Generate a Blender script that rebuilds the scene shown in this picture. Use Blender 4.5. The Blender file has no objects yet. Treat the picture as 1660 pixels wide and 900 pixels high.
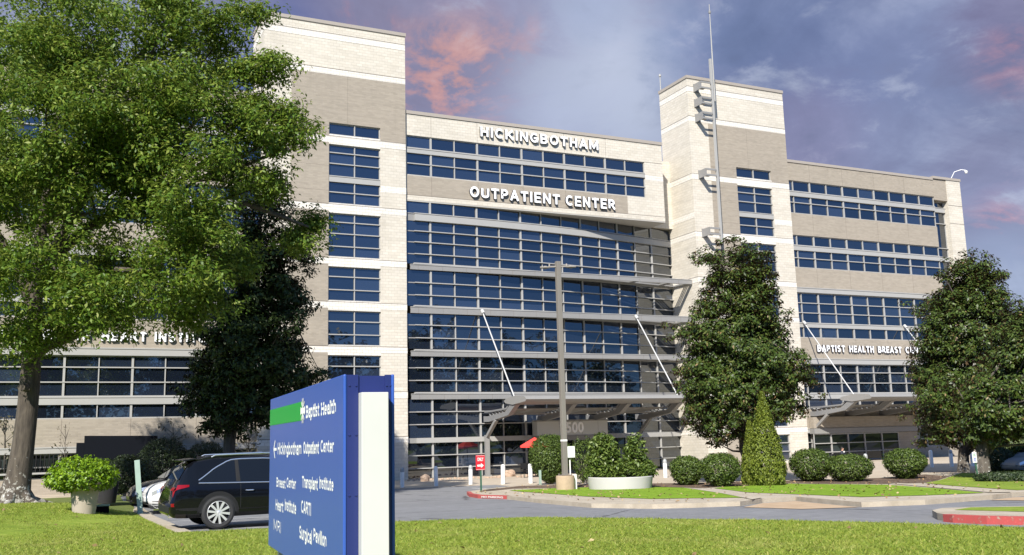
import bpy, bmesh, math, random
import numpy as np
from mathutils import Vector, Matrix
R = math.radians
random.seed(7)
rng = np.random.default_rng(11)
SC = bpy.context.scene
COL = SC.collection

# ------------------------------------------------------------------ camera
CAM_YAW, CAM_PITCH, CAM_ROLL, FOC = R(25.409), R(9.4944), R(-1.4968), 1563.6
CW = np.array([0.0, 0.0, 2.45])
_s, _c = math.sin, math.cos
FW = np.array([_s(CAM_YAW)*_c(CAM_PITCH), _c(CAM_YAW)*_c(CAM_PITCH), _s(CAM_PITCH)])
_r0 = np.array([_c(CAM_YAW), -_s(CAM_YAW), 0.0]); _u0 = np.cross(_r0, FW)
RT = _c(CAM_ROLL)*_r0 + _s(CAM_ROLL)*_u0
UP = -_s(CAM_ROLL)*_r0 + _c(CAM_ROLL)*_u0
cd = bpy.data.cameras.new('camera'); cam = bpy.data.objects.new('camera', cd); COL.objects.link(cam)
cd.sensor_width = 36.0; cd.lens = FOC*36.0/1660.0; cd.clip_start = 0.1; cd.clip_end = 3000
cam.matrix_world = Matrix(((RT[0], UP[0], -FW[0], CW[0]), (RT[1], UP[1], -FW[1], CW[1]), (RT[2], UP[2], -FW[2], CW[2]), (0, 0, 0, 1)))
SC.camera = cam

# ------------------------------------------------------------------ light
EXPO = 0.98
SUN_TO = Vector((-0.85, -1.0, 1.04)).normalized()
sun_el = math.asin(SUN_TO.z); sun_az = math.atan2(SUN_TO.x, SUN_TO.y)
SC.view_settings.view_transform = 'Standard'; SC.view_settings.look = 'None'
SC.view_settings.exposure = EXPO; SC.view_settings.gamma = 1.0; SC.view_settings.use_curve_mapping = False
sl = bpy.data.lights.new('sun', 'SUN'); sl.energy = 4.2; sl.angle = R(0.53); sl.color = (1.0, 0.95, 0.87)
so = bpy.data.objects.new('sun', sl); COL.objects.link(so)
so.rotation_euler = (-SUN_TO).to_track_quat('-Z', 'Y').to_euler(); so.location = (-40, -40, 60)

def lin(r, g, b):
    f = lambda c: (c/255/12.92) if c/255 <= 0.04045 else ((c/255+0.055)/1.055)**2.4
    return (f(r), f(g), f(b))

class NT:
    def __init__(s, tree): s.t = tree; tree.nodes.clear()
    def n(s, typ, **kw):
        nd = s.t.nodes.new(typ)
        for k, v in kw.items():
            if k.startswith('i_'):
                key = k[2:]
                key = int(key) if key.isdigit() else key.replace('_', ' ')
                nd.inputs[key].default_value = v
            else: setattr(nd, k, v)
        return nd
    def l(s, a, b): s.t.links.new(a, b)
    def val(s, x):
        return x
    def m(s, op, a, b=None, c=None, clamp=False):
        nd = s.t.nodes.new('ShaderNodeMath'); nd.operation = op; nd.use_clamp = clamp
        for i, x in enumerate((a, b, c)):
            if x is None: continue
            if isinstance(x, (int, float)): nd.inputs[i].default_value = x
            else: s.l(x, nd.inputs[i])
        return nd.outputs[0]
    def mix(s, fac, a, b, blend='MIX'):
        nd = s.t.nodes.new('ShaderNodeMix'); nd.data_type = 'RGBA'; nd.blend_type = blend
        for i, x in ((0, fac), (6, a), (7, b)):
            if isinstance(x, (int, float)): nd.inputs[i].default_value = x
            elif isinstance(x, (tuple, list)): nd.inputs[i].default_value = (x[0], x[1], x[2], 1)
            else: s.l(x, nd.inputs[i])
        return nd.outputs[2]
    def ramp(s, fac, stops):
        nd = s.t.nodes.new('ShaderNodeValToRGB'); cr = nd.color_ramp
        while len(cr.elements) < len(stops): cr.elements.new(0.5)
        for e, (p, c) in zip(cr.elements, stops):
            e.position = p; e.color = (c[0], c[1], c[2], 1) if isinstance(c, (tuple, list)) else (c, c, c, 1)
        s.l(fac, nd.inputs[0]); return nd.outputs[0]
    def noise(s, vec, scale, detail=4, rough=0.55, dist=0.0):
        nd = s.t.nodes.new('ShaderNodeTexNoise'); nd.inputs['Scale'].default_value = scale
        nd.inputs['Detail'].default_value = detail; nd.inputs['Roughness'].default_value = rough; nd.inputs['Distortion'].default_value = dist
        if vec is not None: s.l(vec, nd.inputs['Vector'])
        return nd.outputs[0]
    def smooth(s, x, lo, hi):
        nd = s.t.nodes.new('ShaderNodeMapRange'); nd.interpolation_type = 'SMOOTHSTEP'
        s.l(x, nd.inputs[0]); nd.inputs[1].default_value = lo; nd.inputs[2].default_value = hi
        return nd.outputs[0]
    def scale(s, vec, xyz):
        nd = s.t.nodes.new('ShaderNodeVectorMath'); nd.operation = 'MULTIPLY'
        s.l(vec, nd.inputs[0]); nd.inputs[1].default_value = xyz; return nd.outputs[0]

def pray(px, py):
    return FW*FOC + RT*(px-830) - UP*(py-450)

# world: clear deep sky, with evening-coloured cloud banks over the building (fixed in world directions)
W = bpy.data.worlds.new('World'); SC.world = W; W.use_nodes = True
SKY_STR = 0.11
def build_world():
    T = NT(W.node_tree)
    out = T.n('ShaderNodeOutputWorld'); bg = T.n('ShaderNodeBackground'); bg.inputs[1].default_value = SKY_STR
    T.l(bg.outputs[0], out.inputs[0])
    sky = T.n('ShaderNodeTexSky'); sky.sky_type = 'NISHITA'; sky.sun_disc = False
    sky.sun_elevation = sun_el; sky.sun_rotation = sun_az; sky.air_density = 1.0; sky.dust_density = 0.3; sky.ozone_density = 3.0; sky.altitude = 300
    tc = T.n('ShaderNodeTexCoord'); d = tc.outputs['Generated']
    # cloud-plane coordinates
    sep = T.n('ShaderNodeSeparateXYZ'); T.l(d, sep.inputs[0])
    zz = T.m('ADD', T.m('MAXIMUM', sep.outputs[2], 0.0), 0.35)
    cmb = T.n('ShaderNodeCombineXYZ'); T.l(T.m('DIVIDE', sep.outputs[0], zz), cmb.inputs[0]); T.l(T.m('DIVIDE', sep.outputs[1], zz), cmb.inputs[1])
    p = cmb.outputs[0]
    n1 = T.noise(p, 2.2, 6, 0.58, 0.6); n2 = T.noise(p, 5.5, 7, 0.62, 0.8); n3 = T.noise(p, 13.0, 5, 0.65, 0.3)
    nz = T.m('ADD', T.m('MULTIPLY', n1, 0.55), T.m('ADD', T.m('MULTIPLY', n2, 0.32), T.m('MULTIPLY', n3, 0.13)))
    # distorted direction for soft blob edges
    tx = T.smooth(T.m('ADD', T.m('MULTIPLY', n2, .7), T.m('MULTIPLY', n3, .3)), .46, .60)
    def blob(px, py, r_in, r_out, wob=0.10):
        v = pray(px, py); v = v/np.linalg.norm(v)
        vm = T.n('ShaderNodeVectorMath', operation='DISTANCE'); T.l(d, vm.inputs[0]); vm.inputs[1].default_value = tuple(v)
        dist = T.m('ADD', vm.outputs[1], T.m('MULTIPLY', T.m('SUBTRACT', nz, 0.5), wob*10*0.35))
        return T.m('SUBTRACT', 1.0, T.smooth(dist, r_in, r_out))
    K = 1.0/(SKY_STR*2**EXPO)
    cc = lambda r, g, b: tuple(K*x for x in lin(r, g, b))
    slate, slate2, purple = cc(123, 139, 177), cc(156, 166, 195), cc(140, 130, 168)
    base = T.mix(T.smooth(n1, 0.36, 0.62), slate, slate2)
    base = T.mix(T.m('MULTIPLY', T.smooth(n2, 0.45, 0.65), 0.55), base, cc(136, 138, 170))
    col = base
    for (px, py, a, b, c, s_) in [
        (470, 60, .02, .20, cc(131, 131, 168), .75), (420, 130, .01, .10, cc(84, 108, 176), .8),
        (740, 60, .02, .17, cc(150, 145, 174), .75),
        (765, 115, .00, .095, cc(228, 168, 150), -.85), (712, 130, .00, .06, cc(220, 160, 148), -.8), (866, 50, .00, .045, cc(226, 166, 152), -.8),
        (575, 28, .00, .045, cc(196, 140, 146), -.8), (740, 165, .0, .09, cc(196, 158, 168), -.7),
        (990, 110, .02, .12, cc(188, 197, 219), .85), (905, 195, .01, .09, cc(184, 194, 220), .7), (1040, 190, .01, .08, cc(190, 200, 224), .6), (960, 10, .01, .08, cc(166, 178, 208), .8),
        (1110, 60, .01, .08, cc(140, 158, 196), .6),
        (1240, 60, .02, .14, cc(108, 124, 166), .8), (1420, 120, .02, .13, cc(112, 126, 168), .8), (1520, 60, .02, .10, cc(130, 142, 180), .6), (1640, 20, .01, .09, cc(126, 122, 158), .7),
        (1330, 240, .01, .10, cc(152, 150, 186), .6), (1450, 220, .01, .08, cc(132, 142, 178), .6),
        (1600, 300, .02, .09, cc(128, 132, 168), .7), (1625, 350, .00, .07, cc(202, 152, 164), -.95), (1640, 90, .0, .05, cc(178, 140, 160), -.8),
        (1620, 440, .01, .06, cc(158, 172, 205), .8), (1650, 500, .01, .05, cc(176, 190, 220), .8)]:
        f = T.m('MULTIPLY', blob(px, py, a, b), abs(s_))
        if s_ < 0: f = T.m('MULTIPLY', f, tx)
        col = T.mix(f, col, c)
    col = T.mix(T.m('MULTIPLY', T.smooth(T.m('ADD', T.m('MULTIPLY', n2, .6), T.m('MULTIPLY', n3, .4)), .52, .68), .42), col, cc(190, 198, 216))
    # fine billow contrast
    col = T.mix(1.0, col, T.ramp(nz, [(0.32, 0.74), (0.5, 1.0), (0.70, 1.28)]), 'MULTIPLY')
    # clouds only over the northern half
    fwd = T.n('ShaderNodeVectorMath', operation='DOT_PRODUCT'); T.l(d, fwd.inputs[0]); fwd.inputs[1].default_value = (FW[0]/_c(CAM_PITCH), FW[1]/_c(CAM_PITCH), 0.25)
    msk = T.smooth(fwd.outputs[1], 0.25, 0.62)
    elev = sep.outputs[2]
    deep = T.mix(1.0, sky.outputs[0], T.ramp(elev, [(0.0, (.12, .20, .37)), (.10, (.155, .255, .47)), (.35, (.33, .47, .70)), (.8, (.85, .95, 1.0))]), 'MULTIPLY')
    T.l(T.mix(msk, deep, col), bg.inputs[0])
build_world()

# ------------------------------------------------------------------ ground height and pixel-free helpers
def t_of(x, y): return x*_s(CAM_YAW) + y*_c(CAM_YAW)
def lat_of(x, y): return x*_c(CAM_YAW) - y*_s(CAM_YAW)
def sstep(x): x = min(1.0, max(0.0, x)); return x*x*(3-2*x)
def gz(x, y):
    t = t_of(x, y); la = lat_of(x, y)
    z = 0.025*min(34.0, max(0.0, 44.0-t))
    z += 0.38*sstep((-11.5-la)/3.5)*sstep((47.0-t)/10.0)*sstep((t-14)/8.0)
    return z
def onY(px, py, Y): d = pray(px, py); return CW + d*(Y-CW[1])/d[1]
def onX(px, py, X): d = pray(px, py); return CW + d*(X-CW[0])/d[0]
def gp(px, py):
    d = pray(px, py); k0 = 3.0/FOC
    k1 = k0
    for i in range(4000):
        k1 = k0*1.005; q = CW+d*k1
        if q[2] <= gz(q[0], q[1]) or k1 > 400/FOC: break
        k0 = k1
    for i in range(40):
        m = (k0+k1)/2; q = CW+d*m
        if q[2] <= gz(q[0], q[1]): k1 = m
        else: k0 = m
    q = CW+d*k1
    return Vector((q[0], q[1], gz(q[0], q[1])))
def at_t(px, py, t):           # point at forward ground distance t
    d = pray(px, py); h = t_of(d[0], d[1]); return CW + d*(t/h)

# ------------------------------------------------------------------ materials
MATS = {}
def mat(name, build):
    m = bpy.data.materials.new(name); m.use_nodes = True; T = NT(m.node_tree)
    out = T.n('ShaderNodeOutputMaterial'); p = T.n('ShaderNodeBsdfPrincipled'); T.l(p.outputs[0], out.inputs[0])
    build(T, p, out); MATS[name] = m; return m
def plain(name, col, rough=0.6, metal=0.0, var=0.12, vscale=6.0, bump=0.0, spec=0.5):
    def b(T, p, o):
        tc = T.n('ShaderNodeTexCoord'); nn = T.noise(tc.outputs['Object'], vscale, 5, 0.6)
        lo = tuple(c*(1-var) for c in col); hi = tuple(min(1, c*(1+var)) for c in col)
        T.l(T.mix(nn, lo, hi), p.inputs['Base Color']); p.inputs['Roughness'].default_value = rough; p.inputs['Metallic'].default_value = metal
        p.inputs['Specular IOR Level'].default_value = spec
        if bump:
            bp = T.n('ShaderNodeBump'); bp.inputs['Strength'].default_value = bump; T.l(nn, bp.inputs['Height']); T.l(bp.outputs[0], p.inputs['Normal'])
    return mat(name, b)
def masonry(name, bw, bh, c1, c2, mortar, mw, streak, rough=0.85, light=None):
    def b(T, p, o):
        geo = T.n('ShaderNodeNewGeometry'); sx = T.n('ShaderNodeSeparateXYZ'); T.l(geo.outputs['Position'], sx.inputs[0])
        cb = T.n('ShaderNodeCombineXYZ'); T.l(T.m('ADD', sx.outputs[0], sx.outputs[1]), cb.inputs[0]); T.l(sx.outputs[2], cb.inputs[1])
        br = T.n('ShaderNodeTexBrick'); T.l(cb.outputs[0], br.inputs['Vector'])
        br.inputs['Scale'].default_value = 1.0; br.inputs['Brick Width'].default_value = bw; br.inputs['Row Height'].default_value = bh
        br.inputs['Mortar Size'].default_value = mw; br.inputs['Mortar Smooth'].default_value = 0.2; br.inputs['Bias'].default_value = -0.1
        br.inputs['Color1'].default_value = (*c1, 1); br.inputs['Color2'].default_value = (*c2, 1); br.inputs['Mortar'].default_value = (*mortar, 1)
        sc = T.scale(cb.outputs[0], (0.35, streak, 1.0)); n1 = T.noise(sc, 1.0, 6, 0.6)
        n2 = T.noise(cb.outputs[0], 0.22, 4, 0.6)
        # a few odd lighter/darker units in runs
        sc2 = T.scale(cb.outputs[0], (0.55/bw*0.5, 1.0/bh, 1.0)); n3 = T.noise(sc2, 0.9, 2, 0.5)
        col = T.mix(1.0, br.outputs[0], T.ramp(n1, [(0.3, 0.93), (0.7, 1.06)]), 'MULTIPLY')
        col = T.mix(1.0, col, T.ramp(n2, [(0.3, 0.95), (0.7, 1.04)]), 'MULTIPLY')
        col = T.mix(1.0, col, T.ramp(n3, [(0.30, 0.93), (0.5, 1.0), (0.66, 1.0), (0.74, 1.09)]), 'MULTIPLY')
        # rain marks: vertical streaks
        st = T.noise(T.scale(cb.outputs[0], (1.6, 0.10, 1.0)), 1.0, 4, 0.6)
        col = T.mix(1.0, col, T.ramp(st, [(0.28, 0.94), (0.45, 1.0)]), 'MULTIPLY')
        T.l(col, p.inputs['Base Color']); p.inputs['Roughness'].default_value = rough; p.inputs['Specular IOR Level'].default_value = 0.25
        bp = T.n('ShaderNodeBump'); bp.inputs['Strength'].default_value = 0.35; bp.inputs['Distance'].default_value = 0.02; bp.invert = True
        T.l(br.outputs['Fac'], bp.inputs['Height']); T.l(bp.outputs[0], p.inputs['Normal'])
    return mat(name, b)
BLOCK = masonry('pale_block', 0.40, 0.20, (.585, .54, .46), (.53, .485, .405), (.46, .42, .35), .012, 2.0)
BAND = masonry('white_block', 0.40, 0.20, (.70, .665, .60), (.66, .62, .55), (.50, .46, .40), .014, 2.0)
BRICK = masonry('tan_brick', 0.30, 0.10, (.35, .305, .245), (.30, .262, .21), (.315, .275, .225), .007, 6.0)
COPING = plain('coping_metal', (.34, .30, .255), .5, 0.0, .06, 1.0)
JOINT = plain('joint_sealant', (.14, .115, .095), .8)
ALU = plain('anodised_aluminium', (.345, .338, .318), .5, .0, .06, 2.0)
ALUD = plain('grey_aluminium', (.235, .23, .22), .5, .0, .08, 1.5)
STEEL = plain('grey_painted_steel', (.21, .21, .21), .5, .1, .06, 2.0)
RODM = plain('pale_rod', (.45, .45, .44), .5)
DARK = plain('dark_interior', (.012, .013, .015), .9)
SOFF = plain('soffit_board', (.42, .40, .36), .7, 0, .05, 1.0)
def glass_mat(name, tint, ior, wob, vary=4.0):
    def b(T, p, o):
        tc = T.n('ShaderNodeTexCoord'); g0 = T.n('ShaderNodeNewGeometry'); T.l(T.mix(T.m('POWER', g0.outputs['Random Per Island'], 3.0), tint, tuple(c*vary for c in tint)), p.inputs['Base Color']); p.inputs['Roughness'].default_value = 0.012
        p.inputs['IOR'].default_value = ior; p.inputs['Specular Tint'].default_value = (0.92, 0.96, 0.97, 1)
        nn = T.noise(tc.outputs['Object'], 0.55, 2, 0.5)
        bp = T.n('ShaderNodeBump'); bp.inputs['Strength'].default_value = wob; bp.inputs['Distance'].default_value = 0.02
        T.l(nn, bp.inputs['Height']); T.l(bp.outputs[0], p.inputs['Normal'])
    return mat(name, b)
GLASS = glass_mat('blue_mirror_glass', (.006, .009, .016), 2.25, 0.05)
GLASSD = glass_mat('dark_clear_glass', (.008, .010, .011), 1.55, 0.05)
LETW = plain('letter_white', (.86, .86, .86), .45, 0, .02)
LETS = plain('letter_return', (.045, .045, .055), .5, 0, .05)
LETG = plain('letter_grey', (.62, .62, .60), .45, .3, .03)
def ground_mat(name, stops, scale, bump=.4, rough=.95, scale2=None, fine=None, cracks=None):
    def b(T, p, o):
        geo = T.n('ShaderNodeNewGeometry'); pos = geo.outputs['Position']
        n1 = T.noise(pos, scale, 8, .65); n2 = T.noise(pos, scale2 or scale*.12, 4, .6); n3 = T.noise(pos, fine or scale*6, 4, .7)
        v = T.m('ADD', T.m('MULTIPLY', n1, .5), T.m('ADD', T.m('MULTIPLY', n2, .28), T.m('MULTIPLY', n3, .22)))
        col = T.ramp(v, stops)
        if cracks:
            vo = T.n('ShaderNodeTexVoronoi', feature='DISTANCE_TO_EDGE'); T.l(pos, vo.inputs['Vector']); vo.inputs['Scale'].default_value = cracks
            wv = T.noise(pos, 1.3, 3, .6)
            f = T.smooth(T.m('ADD', vo.outputs[0], T.m('MULTIPLY', T.m('SUBTRACT', wv, .5), .05)), 0.0, 0.008)
            col = T.mix(f, tuple(c*.55 for c in stops[0][1]), col)
        T.l(col, p.inputs['Base Color']); p.inputs['Roughness'].default_value = rough; p.inputs['Specular IOR Level'].default_value = .2
        bp = T.n('ShaderNodeBump'); bp.inputs['Strength'].default_value = bump; bp.inputs['Distance'].default_value = .03
        T.l(n3, bp.inputs['Height']); T.l(bp.outputs[0], p.inputs['Normal'])
    return mat(name, b)
GRASS = ground_mat('lawn_turf', [(.34, (.11, .16, .018)), (.5, (.19, .26, .028)), (.62, (.27, .32, .05)), (.72, (.34, .33, .09))], 2.2, .8)
GRASSG = ground_mat('bright_turf', [(.34, (.095, .165, .012)), (.48, (.16, .265, .016)), (.58, (.21, .315, .025)), (.70, (.30, .33, .06))], 3.2, 1.0, .95, .5, 16)
GROUND = ground_mat('far_turf', [(.34, (.07, .095, .02)), (.5, (.11, .14, .035)), (.66, (.16, .165, .06))], 1.4, .6)
ASPH = ground_mat('asphalt', [(.34, (.155, .155, .158)), (.5, (.20, .20, .204)), (.66, (.25, .25, .254))], 3.0, .5, .9, .35, 60, cracks=.13)
CONC = ground_mat('concrete_paving', [(.34, (.34, .285, .215)), (.5, (.42, .355, .275)), (.66, (.49, .425, .335))], 1.3, .25, .9, .2, 40)
KERB = ground_mat('kerb_concrete', [(.34, (.30, .255, .19)), (.5, (.40, .345, .265)), (.66, (.50, .44, .345))], 2.2, .4, .9, .5, 30)
MULCH = ground_mat('bark_mulch', [(.36, (.055, .035, .024)), (.5, (.13, .09, .065)), (.64, (.23, .17, .125))], 7.0, 1.0, .95, .6, 26)
RAMP = ground_mat('tan_ramp', [(.34, (.36, .25, .155)), (.5, (.43, .315, .205)), (.66, (.49, .37, .25))], 2.0, .3, .9, .4, 40)
def redpaint(T, p, o):
    geo = T.n('ShaderNodeNewGeometry'); n = T.noise(geo.outputs['Position'], 9, 7, .7)
    T.l(T.ramp(n, [(.34, (.34, .25, .19)), (.42, (.36, .07, .06)), (.6, (.43, .065, .06)), (.75, (.50, .17, .15))]), p.inputs['Base Color']); p.inputs['Roughness'].default_value = .7
REDK = mat('worn_red_paint', redpaint)
WPAINT = plain('road_paint', (.66, .65, .60), .8, 0, .22, 5)
WHITE = plain('white_paint', (.80, .79, .76), .5, 0, .05, 3)
GREYCAP = plain('grey_cap', (.33, .34, .34), .5)
BLUES = plain('sign_blue', (.032, .088, .37), .32, 0, .03, 1.5, 0, .5)
BLUED = plain('sign_end_blue', (.014, .024, .125), .4, 0, .04, 1.5)
SIGNW = plain('sign_white', (.82, .82, .81), .45, 0, .02)
PILLARW = plain('pillar_white', (.52, .52, .51), .5, 0, .05, 2.5)
GREEN = plain('sign_green', (.0, .30, .035), .4, 0, .03)
SIGNRED = plain('sign_red', (.62, .02, .035), .4, 0, .04)
POSTG = plain('green_post', (.03, .10, .06), .6)
SAGE = plain('weathered_sage_post', (.30, .40, .33), .7, 0, .18, 3)
POLE = plain('bronze_grey_pole', (.205, .185, .16), .55, .1, .06, 1)
PCONC = plain('pole_base_concrete', (.36, .27, .18), .95, 0, .25, 5, .3)
BLACKP = plain('black_plastic', (.012, .012, .013), .6, spec=.3)
RUB = plain('tyre_rubber', (.022, .022, .023), .85)
CHROME = plain('chrome', (.90, .90, .90), .30, 1.0, .02)
RIMM = plain('polished_rim', (.80, .80, .80), .28, .55, .02)
def paint(name, col, coat=1.0):
    def b(T, p, o):
        p.inputs['Base Color'].default_value = (*col, 1); p.inputs['Roughness'].default_value = .07; p.inputs['Coat Weight'].default_value = 0.0; p.inputs['IOR'].default_value = 1.42
        p.inputs['Metallic'].default_value = 0.0
    return mat(name, b)
CARBLACK = paint('car_black', (.004, .0045, .006)); CARWHITE = paint('car_white', (.72, .71, .69)); CARGREY = paint('car_silver', (.30, .32, .36))
CARGLASS = glass_mat('car_glass', (.006, .007, .009), 1.5, 0.0, 1.0)
TAIL = plain('tail_lamp_red', (.22, .006, .010), .10, 0, .03)
LAMPCLR = plain('lamp_clear', (.60, .62, .64), .08, .6, .05)
REDFAB = plain('red_canvas', (.78, .055, .045), .8, 0, .05)
POTM = plain('buff_clay', (.36, .31, .25), .85, 0, .12, 4, .1)
POTD = plain('dark_glazed_clay', (.03, .028, .03), .4)
PLANTW = plain('pale_planter_concrete', (.50, .475, .465), .8, 0, .08, 2, .1)
ROCK = plain('tan_stone', (.40, .29, .21), .95, 0, .35, 3, .8)
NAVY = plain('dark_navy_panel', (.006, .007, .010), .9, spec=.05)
SKIN = plain('skin', (.45, .25, .17), .6, 0, .05); CLOTH = plain('dark_cloth', (.03, .035, .05), .9); HAIR = plain('dark_hair', (.015, .010, .008), .7)
def bark(name, c1, c2, lichen=None):
    def b(T, p, o):
        geo = T.n('ShaderNodeNewGeometry'); pos = geo.outputs['Position']
        n = T.noise(T.scale(pos, (9, 9, 1.6)), 1.0, 7, .65)
        col = T.ramp(n, [(.3, c1), (.7, c2)])
        if lichen:
            sx = T.n('ShaderNodeSeparateXYZ'); T.l(pos, sx.inputs[0])
            n2 = T.noise(pos, 6.5, 3, .6)
            lo = T.m('SUBTRACT', n2, T.m('MULTIPLY', T.m('SUBTRACT', sx.outputs[2], lichen), .16))
            col = T.mix(T.smooth(lo, .50, .58), col, (.30, .285, .25))
            n3 = T.noise(pos, 9.0, 2, .5); col = T.mix(T.m('MULTIPLY', T.smooth(n3, .62, .66), T.smooth(lo, .40, .52)), col, (.55, .55, .52))
        T.l(col, p.inputs['Base Color']); p.inputs['Roughness'].default_value = .95
        bp = T.n('ShaderNodeBump'); bp.inputs['Strength'].default_value = .8; bp.inputs['Distance'].default_value = .04; T.l(n, bp.inputs['Height']); T.l(bp.outputs[0], p.inputs['Normal'])
    return mat(name, b)
BARK_OAK = bark('oak_bark', (.035, .028, .022), (.11, .09, .07), 1.0)
BARK_MAG = bark('magnolia_bark', (.05, .042, .034), (.13, .11, .09), 0.3)
def leafmat(name, stops, rough=.45, trans=.25, spec=.5, back=None, patch=None):
    def b(T, p, o):
        geo = T.n('ShaderNodeNewGeometry')
        col = T.ramp(geo.outputs['Random Per Island'], stops)
        if patch:
            n1 = T.noise(geo.outputs['Position'], .55, 5, .6); n2 = T.noise(geo.outputs['Position'], 2.6, 4, .6)
            col = T.mix(T.m('MULTIPLY', T.smooth(n1, .50, .68), .65), col, patch); col = T.mix(1.0, col, T.ramp(n2, [(.32, .84), (.5, 1.0), (.7, 1.10)]), 'MULTIPLY')
        if back: col = T.mix(geo.outputs['Backfacing'], col, back)
        T.l(col, p.inputs['Base Color']); p.inputs['Roughness'].default_value = rough; p.inputs['Specular IOR Level'].default_value = spec
        tr = T.n('ShaderNodeBsdfTranslucent'); T.l(T.mix(.5, col, tuple(c for c in stops[-1][1])), tr.inputs[0])
        mx = T.n('ShaderNodeMixShader'); mx.inputs[0].default_value = trans
        T.l(p.outputs[0], mx.inputs[1]); T.l(tr.outputs[0], mx.inputs[2]); T.l(mx.outputs[0], o.inputs[0])
    return mat(name, b)
LEAF_OAK = leafmat('oak_leaf', [(0, (.050, .108, .010)), (.45, (.100, .180, .015)), (.8, (.165, .240, .025)), (1, (.27, .31, .06))], .5, .36, .35)
LEAF_MAG = leafmat('magnolia_leaf', [(0, (.024, .044, .008)), (.5, (.046, .078, .013)), (.88, (.082, .115, .021)), (.97, (.12, .12, .035)), (1, (.22, .13, .06))], .42, .10, .28, (.085, .055, .028))
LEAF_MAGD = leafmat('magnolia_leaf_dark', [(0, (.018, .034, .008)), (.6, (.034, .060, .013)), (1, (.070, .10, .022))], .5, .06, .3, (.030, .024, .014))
LEAF_BUSH = leafmat('holly_leaf', [(0, (.034, .060, .010)), (.5, (.064, .105, .015)), (.85, (.11, .155, .025)), (1, (.14, .19, .05))], .5, .15, .35)
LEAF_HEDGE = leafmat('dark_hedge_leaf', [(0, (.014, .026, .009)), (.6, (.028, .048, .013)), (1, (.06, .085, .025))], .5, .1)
LEAF_CON = leafmat('cypress_leaf', [(0, (.085, .12, .012)), (.5, (.15, .195, .018)), (1, (.24, .28, .035))], .6, .2)
LEAF_LIME = leafmat('lime_leaf', [(0, (.09, .17, .006)), (.5, (.16, .28, .008)), (1, (.26, .38, .015))], .45, .3)
LEAF_PIT = leafmat('pittosporum_leaf', [(0, (.05, .085, .016)), (.5, (.10, .155, .025)), (1, (.20, .26, .06))], .4, .25)
LEAF_SAP = leafmat('sapling_leaf', [(0, (.08, .075, .035)), (.6, (.12, .115, .06)), (1, (.20, .17, .10))], .5, .2)
LEAF_DRY = leafmat('dry_leaf', [(0, (.16, .09, .045)), (.5, (.30, .19, .09)), (1, (.46, .36, .18))], .7, .1)
BLADE = leafmat('grass_blade', [(0, (.13, .19, .016)), (.5, (.22, .29, .028)), (.85, (.31, .36, .05)), (1, (.42, .38, .11))], .6, .35, .5, None, (.33, .33, .085))

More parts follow.
